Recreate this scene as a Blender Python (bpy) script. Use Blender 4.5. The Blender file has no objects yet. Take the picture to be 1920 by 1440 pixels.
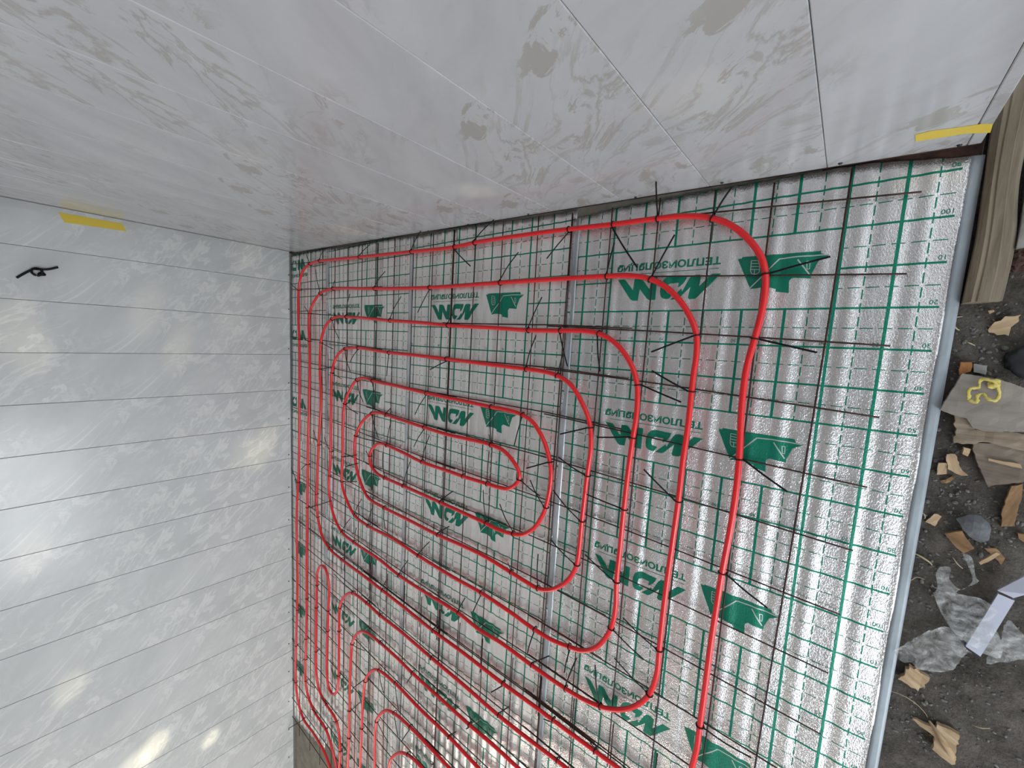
import bpy, bmesh, math, random
from mathutils import Vector, Matrix, noise
SC = bpy.context.scene
COL = SC.collection
PI = math.pi

# ------------------------------------------------------------------ camera
cam = bpy.data.cameras.new('camera')
cam.sensor_fit = 'HORIZONTAL'; cam.sensor_width = 36.0
cam.lens = 780.434 / 1920 * 36.0
cam.shift_x = 0.0435; cam.shift_y = 0.0046
cam.clip_start = 0.02; cam.clip_end = 100
cob = bpy.data.objects.new('camera', cam); COL.objects.link(cob)
CR = [[0.737448, -0.109512, 0.666466], [0.045054, 0.992546, 0.11324], [-0.673899, -0.053482, 0.736885]]
cob.matrix_world = Matrix.Translation((-0.25803, -0.22602, 1.43320)) @ Matrix(CR).to_4x4()
SC.camera = cob

# ------------------------------------------------------------------ light
world = bpy.data.worlds.new('overcast'); SC.world = world; world.use_nodes = True
wb = world.node_tree.nodes['Background']
wb.inputs[0].default_value = (0.86, 0.93, 1.0, 1); wb.inputs[1].default_value = 1.3

def area(name, loc, target, sx, sy, power, color):
    l = bpy.data.lights.new(name, 'AREA'); l.shape = 'RECTANGLE'; l.size = sx; l.size_y = sy
    l.energy = power; l.color = color
    o = bpy.data.objects.new(name, l); COL.objects.link(o); o.location = loc
    d = Vector(target) - Vector(loc)
    o.rotation_euler = d.to_track_quat('-Z', 'Y').to_euler()
    return o
area('window_light', (-1.7, -5.1, 1.5), (-2.0, -1.0, 0.6), 1.5, 1.2, 34, (1.0, 0.92, 0.80))
area('added_sparkle_light', (1.30, -2.3, 2.5), (0.9, -2.2, 0), 0.45, 3.6, 44, (0.78, 0.90, 1.0))  # lamp added below the closed ceiling to make the foil sparkle
area('doorway_light', (2.3, -2.7, 1.6), (-3.3, -1.4, 0.6), 2.2, 1.6, 80, (0.90, 0.95, 1.0))

def fleck(target, ang, power, src=(0.6, -4.4, 2.3)):  # added warm spots, standing in for light thrown onto the walls by the foil
    l = bpy.data.lights.new('added_fleck_spot', 'SPOT'); l.energy = power; l.color = (1.0, 0.88, 0.62)
    l.spot_size = math.radians(ang); l.spot_blend = 1.0; l.shadow_soft_size = 0.02
    o = bpy.data.objects.new('added_fleck_spot', l); COL.objects.link(o); o.location = src
    o.rotation_euler = (Vector(target) - Vector(src)).to_track_quat('-Z', 'Y').to_euler()
fleck((-3.350, -1.068, 0.230), 3.0, 442, (-0.9, -4.6, 2.1))
fleck((-3.349, -1.086, 0.357), 2.2, 255, (-0.9, -4.6, 2.1))
fleck((-3.359, -0.275, 1.405), 2.6, 289, (-0.9, -4.6, 2.1))
fleck((-3.357, -0.395, 1.336), 2.0, 255, (-0.9, -4.6, 2.1))
fleck((-3.360, -0.139, 0.871), 2.2, 238, (-0.9, -4.6, 2.1))
fleck((-3.358, -0.341, 0.717), 2.2, 221, (-0.9, -4.6, 2.1))
fleck((-3.360, -0.118, 0.389), 3.0, 102, (-0.9, -4.6, 2.1))
fleck((-3.328, -2.953, 0.930), 3.4, 442, (-0.9, -4.6, 2.1))
fleck((-3.326, -3.133, 0.610), 2.4, 340, (-0.9, -4.6, 2.1))
fleck((-3.327, -3.018, 1.043), 4.0, 340, (-0.9, -4.6, 2.1))
fleck((-3.336, -2.297, 1.305), 3.0, 204, (-0.9, -4.6, 2.1))
fleck((-3.345, -1.457, 1.410), 3.0, 187, (-0.9, -4.6, 2.1))
fleck((-3.366, 0.342, 0.279), 2.0, 238, (-0.9, -4.6, 2.1))
fleck((-3.350, -1.016, 1.426), 5.0, 90, (-0.9, -4.6, 2.1))
fleck((-1.260, 0.288, 0.334), 2.0, 221, (-0.9, -4.6, 2.1))
fleck((-2.260, 0.325, 0.214), 2.6, 187, (-0.9, -4.6, 2.1))
fleck((-1.643, 0.302, 0.915), 1.8, 102, (-0.9, -4.6, 2.1))
fleck((-0.532, 0.261, 0.523), 2.6, 119, (-0.9, -4.6, 2.1))


SC.view_settings.view_transform = 'Standard'
SC.view_settings.look = 'None'
SC.view_settings.exposure = 0.0
SC.view_settings.gamma = 1.0
SC.view_settings.use_curve_mapping = False

# ------------------------------------------------------------------ measured layout, metres
# floor plane z = 0 is the top of the foil; x runs along the back wall, y towards it
PIPES = {'outer': [('outer|left', [(-2.6957, -3.3368), (-2.7954, -3.2711), (-2.9478, -3.2431), (-3.1104, -3.2365), (-3.2094, -3.1268), (-3.2402, -2.9733), (-3.2299, -2.6392), (-3.2071, -2.2015), (-3.2151, -1.8779), (-3.2231, -1.641), (-3.2051, -1.3999), (-3.1876, -1.2179), (-3.1735, -0.8403), (-3.1697, -0.4722), (-3.1735, -0.2808), (-3.1855, -0.1295), (-3.1893, 0.0206), (-3.177, 0.1129)]), ('outer|top', [(-3.1371, 0.1946), (-3.0674, 0.2359), (-2.9561, 0.2543), (-2.8163, 0.2516), (-2.4255, 0.2332), (-1.9583, 0.2136), (-1.6506, 0.2022), (-1.5295, 0.2066), (-1.323, 0.2049), (-1.0662, 0.1982), (-0.8981, 0.1903), (-0.7532, 0.1868), (-0.6626, 0.1804)]), ('outer|right', [(-0.5967, 0.1637), (-0.544, 0.135), (-0.4972, 0.0894), (-0.465, 0.04), (-0.4505, -0.0069), (-0.4463, -0.0587), (-0.4488, -0.1165), (-0.4568, -0.1827), (-0.4672, -0.2656), (-0.4678, -0.3728), (-0.4585, -0.5293), (-0.4566, -0.6392), (-0.4598, -0.7547), (-0.4664, -0.8814), (-0.4694, -0.9788), (-0.4729, -1.1032), (-0.4745, -1.2661), (-0.4765, -1.3987), (-0.477, -1.4724), (-0.4845, -1.5547)])], 'spiral': [('second|left', [(-2.6114, -3.2689), (-2.6837, -3.1551), (-2.767, -3.0755), (-2.9245, -3.0517), (-3.0329, -2.9865), (-3.076, -2.8701), (-3.064, -2.5382), (-3.0606, -2.2324), (-3.0617, -1.8183), (-3.0543, -1.5599), (-3.0437, -1.1119), (-3.0255, -0.7441), (-3.019, -0.4606), (-3.0236, -0.2758), (-3.0356, -0.1478), (-3.0207, -0.0752), (-2.9689, -0.0118)]), ('second|top', [(-2.883, 0.0448), (-2.8004, 0.0617), (-2.721, 0.0679), (-2.2711, 0.0454), (-1.8123, 0.0276), (-1.3741, 0.0248), (-1.1336, 0.0226), (-0.906, 0.0189), (-0.826, 0.0151)]), ('second|right', [(-0.7573, 0.0002), (-0.7005, -0.033), (-0.6558, -0.0788), (-0.6222, -0.131), (-0.6045, -0.1773), (-0.5988, -0.2351), (-0.6007, -0.2921), (-0.6012, -0.3481), (-0.6011, -0.4582), (-0.6049, -0.5782), (-0.6057, -0.7003), (-0.611, -0.8812), (-0.615, -1.0305), (-0.616, -1.1442), (-0.6158, -1.2189)]), ('second|bottom', [(-0.6161, -1.3084), (-0.6328, -1.3923), (-0.6651, -1.4523), (-0.7077, -1.5), (-0.7558, -1.5331), (-0.7954, -1.5494), (-0.8584, -1.5633), (-0.9377, -1.5677), (-1.0958, -1.5619), (-1.2576, -1.5506), (-1.3826, -1.556), (-1.5242, -1.542), (-1.7111, -1.547), (-1.9837, -1.548), (-2.1702, -1.5285), (-2.4366, -1.5222)]), ('fourth|left', [(-2.5817, -1.5029), (-2.6694, -1.4406), (-2.7186, -1.3593), (-2.748, -1.2521), (-2.7304, -1.0409), (-2.7304, -0.7699), (-2.7301, -0.6136), (-2.7256, -0.4695), (-2.6938, -0.3945)]), ('fourth|top', [(-2.6369, -0.3368), (-2.569, -0.3068), (-2.4913, -0.2968), (-2.4278, -0.294), (-2.1247, -0.3071), (-1.9821, -0.3082), (-1.6741, -0.3144), (-1.4154, -0.3217), (-1.216, -0.3272), (-1.1425, -0.3298)]), ('fourth|right', [(-1.0726, -0.3405), (-1.0162, -0.3656), (-0.966, -0.4216), (-0.9315, -0.4818), (-0.9202, -0.5174), (-0.9119, -0.591), (-0.9177, -0.6966), (-0.921, -0.785), (-0.9244, -0.8729), (-0.9256, -0.9635), (-0.9318, -1.0488)]), ('fourth|bottom', [(-0.9578, -1.1161), (-0.9936, -1.1629), (-1.0413, -1.2005), (-1.0928, -1.2173), (-1.1536, -1.2141), (-1.229, -1.206), (-1.3771, -1.1922), (-1.5062, -1.1929), (-1.6856, -1.2017), (-1.9428, -1.1999), (-2.1354, -1.1995)]), ('sixth|left', [(-2.2952, -1.186), (-2.3646, -1.1286), (-2.4193, -1.0414), (-2.4455, -0.9424), (-2.4365, -0.833), (-2.3702, -0.7354)]), ('sixth|top', [(-2.2736, -0.6688), (-2.201, -0.6547), (-2.1209, -0.6578), (-1.8167, -0.6716), (-1.6428, -0.678), (-1.5039, -0.6746), (-1.377, -0.6739)]), ('sixth|right', [(-1.3024, -0.6868), (-1.2521, -0.7198), (-1.2223, -0.7518), (-1.2149, -0.7798), (-1.2316, -0.8142), (-1.2687, -0.8432)]), ('seventh|top', [(-1.3173, -0.8519), (-1.3866, -0.8539), (-1.5333, -0.8572), (-1.6328, -0.8561), (-1.824, -0.8553), (-2.0043, -0.8375), (-2.1242, -0.8293)]), ('seventh|left', [(-2.1948, -0.8312), (-2.2563, -0.8724), (-2.2869, -0.9274), (-2.2687, -0.9849), (-2.2145, -1.0135)]), ('seventh|bottom', [(-2.1369, -1.0222), (-1.9688, -1.0234), (-1.8198, -1.0257), (-1.6757, -1.0282), (-1.5228, -1.0317), (-1.3809, -1.0364), (-1.3074, -1.0408)]), ('fifth|right', [(-1.2299, -1.0326), (-1.1788, -1.0166), (-1.1317, -0.9745), (-1.098, -0.9155), (-1.0817, -0.868), (-1.0686, -0.7852), (-1.0688, -0.7202), (-1.0797, -0.6733), (-1.1064, -0.6101), (-1.1396, -0.5645), (-1.1722, -0.5352)]), ('fifth|top', [(-1.2205, -0.5164), (-1.295, -0.5073), (-1.3881, -0.5067), (-1.5479, -0.5016), (-1.8093, -0.4949), (-2.0423, -0.4844), (-2.2746, -0.478)]), ('fifth|left', [(-2.3502, -0.4695), (-2.4341, -0.487), (-2.5145, -0.5644), (-2.5677, -0.6518), (-2.5833, -0.8017), (-2.5793, -0.9961), (-2.5895, -1.1187), (-2.5817, -1.188), (-2.5291, -1.2691)]), ('fifth|bottom', [(-2.4352, -1.342), (-2.2897, -1.362), (-2.0545, -1.3538), (-1.8286, -1.3694), (-1.5666, -1.3754), (-1.3878, -1.3731), (-1.2251, -1.3841), (-1.0947, -1.3997), (-1.0109, -1.4012)]), ('third|right', [(-0.9358, -1.3888), (-0.8808, -1.373), (-0.825, -1.3238), (-0.7823, -1.2288), (-0.7718, -1.1454), (-0.7765, -1.0484), (-0.7746, -0.9164), (-0.7735, -0.7797), (-0.7706, -0.6456), (-0.7651, -0.5251), (-0.7602, -0.4402), (-0.767, -0.3456), (-0.7883, -0.2866), (-0.8214, -0.2401)]), ('third|top', [(-0.8619, -0.2036), (-0.9185, -0.1774), (-0.989, -0.1692), (-1.0723, -0.1706), (-1.2171, -0.1708), (-1.4259, -0.1626), (-1.6758, -0.1554), (-1.8631, -0.1435), (-2.1219, -0.133), (-2.3284, -0.1209), (-2.5611, -0.1104)]), ('third|left', [(-2.6538, -0.1099), (-2.7311, -0.123), (-2.8178, -0.1783), (-2.8657, -0.2706), (-2.878, -0.4571), (-2.8621, -0.6113), (-2.861, -0.7207), (-2.8876, -0.9819), (-2.9077, -1.223), (-2.9176, -1.3968), (-2.8977, -1.5083), (-2.8368, -1.6247)]), ('third|bottom', [(-2.7348, -1.6798), (-2.5779, -1.6935), (-2.3366, -1.6976), (-2.1323, -1.7059), (-1.92, -1.7155), (-1.6935, -1.7282), (-1.474, -1.7275), (-1.236, -1.7346), (-1.0751, -1.7329), (-0.9799, -1.7351), (-0.8005, -1.7371), (-0.7081, -1.7371)])], 'hairpin': [('hairpin|left', [(-2.5813, -3.2446), (-2.5699, -3.1099), (-2.6228, -2.9125), (-2.7621, -2.8751), (-2.8546, -2.834), (-2.9028, -2.7482), (-2.9163, -2.5458), (-2.9161, -2.3717), (-2.9151, -2.1994), (-2.9087, -2.0229), (-2.9056, -1.9316)]), ('hairpin|middle', [(-2.8717, -1.8686), (-2.8343, -1.8451), (-2.7901, -1.8463), (-2.753, -1.9053), (-2.7373, -1.9968), (-2.7497, -2.1419), (-2.7549, -2.2978), (-2.7628, -2.5359), (-2.7577, -2.6367), (-2.7344, -2.7178)]), ('hairpin|right', [(-2.6974, -2.7396), (-2.6686, -2.7331), (-2.6268, -2.6852), (-2.6072, -2.6117), (-2.6032, -2.457), (-2.6044, -2.217), (-2.5975, -2.0429), (-2.5592, -1.9595)]), ('hairpin|bottom', [(-2.5022, -1.8988), (-2.4401, -1.8661), (-2.2856, -1.861), (-2.1474, -1.8722), (-1.9605, -1.8715), (-1.6977, -1.8844), (-1.4641, -1.8912), (-1.2488, -1.9017), (-1.0627, -1.8988), (-0.9478, -1.8941), (-0.9067, -1.895)])], 'arch1': [('archone|left', [(-2.4734, -3.1576), (-2.4656, -2.9204), (-2.4638, -2.7161), (-2.4622, -2.5115), (-2.4537, -2.333), (-2.4437, -2.221), (-2.4023, -2.1382)]), ('archone|bottom', [(-2.3433, -2.0806), (-2.2683, -2.0509), (-2.1412, -2.0444), (-1.9772, -2.0489), (-1.8447, -2.0607), (-1.6433, -2.0669), (-1.4179, -2.0714), (-1.2687, -2.0679), (-1.1273, -2.0728)])], 'arch2': [('archtwo|left', [(-2.3284, -3.0408), (-2.3184, -2.7416), (-2.3066, -2.5247), (-2.2869, -2.389), (-2.2541, -2.3207)]), ('archtwo|bottom', [(-2.2049, -2.2615), (-2.1454, -2.2287), (-1.9902, -2.2148), (-1.7608, -2.2309), (-1.5475, -2.234), (-1.3585, -2.2504)])], 'arch3': [('archthree|left', [(-2.1691, -2.9124), (-2.1724, -2.7281), (-2.1607, -2.5797), (-2.1195, -2.5)]), ('archthree|bottom', [(-2.0631, -2.4395), (-1.9923, -2.408), (-1.8478, -2.3937), (-1.688, -2.3959), (-1.5379, -2.4037)])], 'arch4': [('archfour|left', [(-2.0309, -2.801), (-2.0102, -2.727), (-1.9718, -2.6649)]), ('archfour|bottom', [(-1.9193, -2.6102), (-1.8582, -2.5765), (-1.7894, -2.5629), (-1.7313, -2.5629)])]}
TIES = [[-0.906, 0.0189, -0.8814, 0.1259, 0.04], [-0.7573, 0.0002, -0.6916, 0.1268, 0.04], [-0.4505, -0.0069, -0.3185, 0.0246, 0.04], [-0.603, -0.1773, -0.7281, -0.2337, 0.04], [-0.4555, -0.1826, -0.3183, -0.2144, 0.04], [-0.9185, -0.1774, -0.8951, -0.3112, 0.04], [-0.767, -0.3456, -0.6246, -0.3833, 0.04], [-0.6012, -0.3481, -0.7209, -0.2934, 0.04], [-0.7651, -0.5251, -0.8871, -0.5448, 0.04], [-0.4572, -0.529, -0.3398, -0.5899, 0.04], [-0.6057, -0.7003, -0.7164, -0.6202, 0.04], [-0.7735, -0.7797, -0.9079, -0.7616, 0.04], [-0.4664, -0.8814, -0.3481, -0.9301, 0.04], [-0.7532, 0.1868, -0.7264, 0.2589, 0.1391], [-0.5967, 0.1637, -0.552, 0.2373, 0.04], [-1.9583, 0.2136, -1.8643, 0.2982, 0.0484], [-1.5295, 0.2066, -1.4123, 0.2826, 0.0404], [-1.6506, 0.2022, -1.5336, 0.1041, 0.04], [-1.0662, 0.1982, -1.1433, 0.0987, 0.04], [-0.8981, 0.1903, -0.7968, 0.0366, 0.04], [-1.8123, 0.0276, -1.879, -0.094, 0.04], [-1.3741, 0.0248, -1.277, 0.1364, 0.04], [-1.6758, -0.1554, -1.6339, -0.1068, 0.04], [-1.2171, -0.1708, -1.1536, -0.0442, 0.04], [-1.0723, -0.1706, -1.0231, -0.3019, 0.04], [-1.6741, -0.3144, -1.7736, -0.3732, 0.04], [-1.216, -0.3272, -1.1692, -0.1914, 0.04], [-3.0296, 0.2433, -3.0492, 0.3135, 0.04], [-2.8921, 0.2553, -2.8204, 0.3098, 0.04], [-2.4255, 0.2332, -2.3064, 0.2861, 0.04], [-2.883, 0.0448, -2.9165, 0.2005, 0.04], [-2.721, 0.0679, -2.6735, 0.1129, 0.04], [-2.2711, 0.0454, -2.1573, 0.1287, 0.04], [-3.1852, 0.08, -3.2815, 0.132, 0.04], [-3.0206, -0.0861, -3.0714, -0.0392, 0.04], [-2.7311, -0.123, -2.6165, -0.2494, 0.04], [-2.5611, -0.1104, -2.5017, 0.024, 0.04], [-2.1219, -0.133, -2.0142, -0.0099, 0.04], [-2.569, -0.3068, -2.4846, -0.4424, 0.04], [-2.4278, -0.294, -2.4919, -0.3876, 0.04], [-2.1247, -0.3071, -2.1216, -0.436, 0.04], [-3.1694, -0.2731, -3.25, -0.2607, 0.04], [-3.0274, -0.276, -3.0633, -0.2665, 0.04], [-2.8798, -0.2817, -2.6921, -0.3126, 0.04], [-2.878, -0.4571, -2.7034, -0.4294, 0.04], [-2.7256, -0.4695, -2.5867, -0.4944, 0.04], [-2.2746, -0.478, -2.233, -0.5377, 0.04], [-2.4341, -0.487, -2.3431, -0.6109, 0.04], [-1.8093, -0.4949, -1.875, -0.6129, 0.04], [-2.2736, -0.6688, -2.1881, -0.7967, 0.04], [-2.1306, -0.6593, -2.0766, -0.6081, 0.04], [-1.8167, -0.6716, -1.8754, -0.7849, 0.04], [-2.1242, -0.8293, -2.0736, -0.6849, 0.04], [-1.824, -0.8553, -1.7605, -0.7037, 0.04], [-1.5367, -0.8581, -1.5371, -0.7045, 0.04], [-2.2815, -0.9262, -2.307, -0.8971, 0.04], [-2.4365, -0.833, -2.162, -0.8165, 0.04], [-2.5677, -0.6518, -2.397, -0.6894, 0.04], [-2.5856, -0.9975, -2.4017, -0.944, 0.04], [-2.4262, -1.0024, -2.5191, -1.0459, 0.04], [-2.5821, -1.1702, -2.3972, -1.1108, 0.04], [-2.7312, -0.99, -2.7923, -0.9055, 0.04], [-2.8876, -0.9819, -2.9381, -0.8842, 0.04], [-2.7243, -1.1678, -2.5735, -1.1543, 0.04], [-2.1369, -1.0222, -2.1398, -0.8737, 0.04], [-1.9688, -1.0234, -1.9016, -0.871, 0.04], [-1.6757, -1.0282, -1.5825, -0.9408, 0.04], [-3.0475, -1.1601, -3.127, -1.2167, 0.04], [-3.2049, -1.3335, -3.2773, -1.2371, 0.04], [-2.9067, -1.3428, -3.0054, -1.2968, 0.04], [-3.0545, -1.4867, -2.6895, -1.321, 0.04], [-1.0726, -0.3405, -1.0428, -0.2496, 0.04], [-1.3852, -0.5062, -1.3611, -0.6639, 0.04], [-1.2205, -0.5164, -1.2421, -0.6489, 0.04], [-0.9202, -0.5174, -1.0339, -0.5605, 0.04], [-1.0763, -0.6854, -1.175, -0.7285, 0.04], [-0.9177, -0.6966, -1.0337, -0.6499, 0.04], [-1.2199, -0.7857, -1.104, -0.825, 0.04], [-1.377, -0.6739, -1.3786, -0.6269, 0.04], [-1.3866, -0.8539, -1.3736, -0.7023, 0.04], [-1.3809, -1.0364, -1.3956, -0.8829, 0.04], [-1.0817, -0.868, -1.1536, -0.7722, 0.04], [-0.9244, -0.8729, -1.0465, -0.7845, 0.04], [-1.2299, -1.0326, -1.2996, -0.918, 0.04], [-0.9318, -1.0488, -1.0404, -0.9846, 0.04], [-1.229, -1.206, -1.2395, -1.1616, 0.04], [-1.0928, -1.2173, -1.0934, -1.0652, 0.04], [-1.3878, -1.3731, -1.4192, -1.4775, 0.04], [-0.7765, -1.0484, -0.8953, -0.989, 0.04], [-1.5242, -1.542, -1.4727, -1.4338, 0.04], [-2.4352, -1.342, -2.3427, -1.2067, 0.04], [-2.2897, -1.362, -2.2262, -1.2178, 0.04], [-2.1354, -1.1995, -2.1035, -1.3098, 0.04], [-1.6856, -1.2017, -1.5974, -1.1222, 0.04], [-1.8286, -1.3694, -1.7324, -1.2515, 0.04], [-2.5817, -1.5029, -2.4624, -1.3682, 0.04], [-2.4366, -1.5222, -2.3952, -1.4082, 0.04], [-1.9837, -1.548, -1.8945, -1.4182, 0.04], [-2.8977, -1.5083, -2.9888, -1.4825, 0.04], [-2.7348, -1.6798, -2.7339, -1.6022, 0.04], [-2.5779, -1.6935, -2.5544, -1.7791, 0.04], [-2.1323, -1.7059, -2.0771, -1.6093, 0.04], [-2.9087, -2.0229, -2.8382, -2.0378, 0.04], [-2.9151, -2.1994, -2.8366, -2.1994, 0.04], [-2.7497, -2.1419, -2.6767, -2.1385, 0.04], [-3.0607, -2.1981, -2.9695, -2.1823, 0.04], [-3.2164, -2.3657, -3.2704, -2.3503, 0.04], [-2.5975, -2.0429, -2.5165, -2.0345, 0.04], [-2.4401, -1.8661, -2.654, -1.822, 0.04], [-2.1474, -1.8722, -2.1585, -1.7967, 0.04], [-2.2856, -1.861, -2.2352, -1.7821, 0.04], [-1.6935, -1.7282, -1.6324, -1.6479, 0.04], [-2.4437, -2.221, -2.28, -2.1689, 0.04], [-2.1412, -2.0444, -2.0768, -2.0251, 0.04], [-1.6977, -1.8844, -1.7222, -1.8548, 0.04], [-1.8447, -2.0607, -1.8719, -2.128, 0.04], [-2.1454, -2.2287, -2.076, -2.3273, 0.04], [-2.2869, -2.389, -2.4096, -2.5118, 0.04], [-1.9902, -2.2148, -1.9389, -2.3381, 0.04], [-1.9923, -2.408, -1.9367, -2.5067, 0.04], [-2.1607, -2.5797, -2.0234, -2.6133, 0.04], [-1.8478, -2.3937, -1.9068, -2.522, 0.04], [-1.8582, -2.5765, -1.8025, -2.5395, 0.04], [-2.4638, -2.7161, -2.3222, -2.5528, 0.04], [-2.4656, -2.9204, -2.3937, -2.8925, 0.04], [-2.3184, -2.7416, -2.2458, -2.7208, 0.04], [-1.4179, -2.0714, -1.4259, -2.0908, 0.04], [-1.5475, -2.234, -1.4905, -2.1525, 0.04], [-1.236, -1.7346, -1.2883, -1.8048, 0.04], [-3.2182, -3.0014, -3.274, -2.9959, 0.04], [-3.1016, -3.2256, -3.3165, -3.4515, 0.0527], [-2.9164, -3.0505, -2.9569, -3.0385, 0.04], [-2.7621, -2.8751, -2.8148, -2.8464, 0.04], [-2.6228, -2.9125, -2.65, -2.9226, 0.04], [-2.5772, -3.0947, -2.6189, -3.0707, 0.04], [-2.7746, -3.081, -2.8282, -3.0582, 0.04], [-2.7549, -2.2978, -2.7906, -2.2817, 0.04], [-2.6077, -2.2188, -2.5392, -2.2021, 0.04], [-2.6015, -2.5478, -2.5324, -2.5322, 0.04], [-2.9163, -2.5458, -2.834, -2.4703, 0.04], [-3.0514, -2.5224, -3.0932, -2.5694, 0.04], [-3.0678, -2.7039, -3.1104, -2.735, 0.04], [-3.0674, -2.8782, -2.9093, -2.8309, 0.04], [-3.2173, -2.6823, -3.272, -2.6372, 0.04], [-1.0947, -1.3997, -1.1142, -1.5191, 0.04], [-0.9358, -1.3888, -0.9411, -1.4929, 0.04], [-0.7823, -1.2288, -0.6571, -1.2706, 0.04], [-1.0958, -1.5619, -1.0129, -1.4647, 0.04], [-0.9377, -1.5677, -0.8958, -1.4051, 0.04], [-0.7954, -1.5494, -0.8216, -1.3893, 0.04], [-0.6328, -1.3923, -0.7548, -1.3221, 0.04], [-0.6158, -1.2189, -0.7385, -1.1587, 0.04], [-1.2488, -1.9017, -1.1885, -1.8089, 0.04], [-0.8005, -1.7371, -0.8142, -1.7038, 0.04], [-0.9799, -1.7351, -1.0162, -1.7468, 0.04], [-0.9478, -1.8941, -0.9541, -1.8719, 0.04], [-0.4765, -1.3987, -0.3382, -1.393, 0.04]]
LOGO = [[(-0.876, 0.0079), (-0.8539, 0.0079), (-0.8475, 0.0043), (-0.8205, -0.0295), (-0.8179, 0.0078), (-0.8002, 0.0085), (-0.7922, 0.0047), (-0.7668, -0.0278), (-0.7626, 0.0076), (-0.7441, 0.0076), (-0.7452, -0.0639), (-0.7648, -0.0636), (-0.7712, -0.0595), (-0.7983, -0.0259), (-0.8022, -0.0643), (-0.8193, -0.0643), (-0.8279, -0.0581)], [(-0.6542, 0.0077), (-0.7014, 0.0094), (-0.7151, 0.0064), (-0.7246, -0.0028), (-0.7304, -0.0192), (-0.732, -0.0382), (-0.7284, -0.0537), (-0.7207, -0.0601), (-0.7105, -0.0625), (-0.7032, -0.0611), (-0.6941, -0.0484), (-0.6982, -0.0451), (-0.7075, -0.0443), (-0.7118, -0.0396), (-0.7138, -0.0289), (-0.711, -0.0195), (-0.7027, -0.0136), (-0.6765, -0.0136), (-0.6786, -0.0275), (-0.6726, -0.0243), (-0.6634, -0.0157), (-0.657, -0.0042)], [(-0.6984, -0.0644), (-0.6774, -0.0639), (-0.6705, -0.0593), (-0.6429, -0.0275), (-0.647, -0.0598), (-0.6438, -0.0649), (-0.6267, -0.0645), (-0.6195, -0.0585), (-0.563, 0.0067), (-0.5872, 0.0078), (-0.618, -0.0279), (-0.6155, 0.0028), (-0.6186, 0.0072), (-0.6305, 0.008), (-0.6417, 0.0058), (-0.6494, -0.0044), (-0.6589, -0.0273), (-0.6651, -0.0407), (-0.668, -0.0314)]]
HOUSE = [(-0.5245, 0.0447), (-0.5143, 0.0453), (-0.5131, 0.0493), (-0.3409, 0.0482), (-0.3395, 0.0414), (-0.3218, 0.0358), (-0.3436, 0.0218), (-0.3527, -0.0065), (-0.3544, -0.0207), (-0.3917, -0.0168), (-0.3989, -0.0244), (-0.3964, -0.057), (-0.4257, -0.052), (-0.4261, -0.0447), (-0.4401, -0.0404), (-0.4607, -0.0389), (-0.4852, -0.0423)]
HOUSE_LINES = [[(-0.4868, -0.0402), (-0.4262, 0.0358), (-0.3887, 0.0382), (-0.3242, 0.0371)], [(-0.3865, 0.0308), (-0.3578, -0.0101)], [(-0.4908, 0.0373), (-0.4898, 0.0083), (-0.4864, 0.0011), (-0.4802, -0.0016), (-0.4737, -0.0006), (-0.469, 0.0044), (-0.4694, 0.0205), (-0.4749, 0.0359), (-0.4908, 0.0373)], [(-0.4906, 0.0292), (-0.4721, 0.0275)], [(-0.4904, 0.021), (-0.4706, 0.0193)], [(-0.4902, 0.0127), (-0.4691, 0.011)], [(-0.4809, 0.0115), (-0.4799, -0.0013)], [(-0.3668, 0.0239), (-0.36, 0.024), (-0.359, 0.004), (-0.3641, 0.0037), (-0.3668, 0.0239)]]
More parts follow.
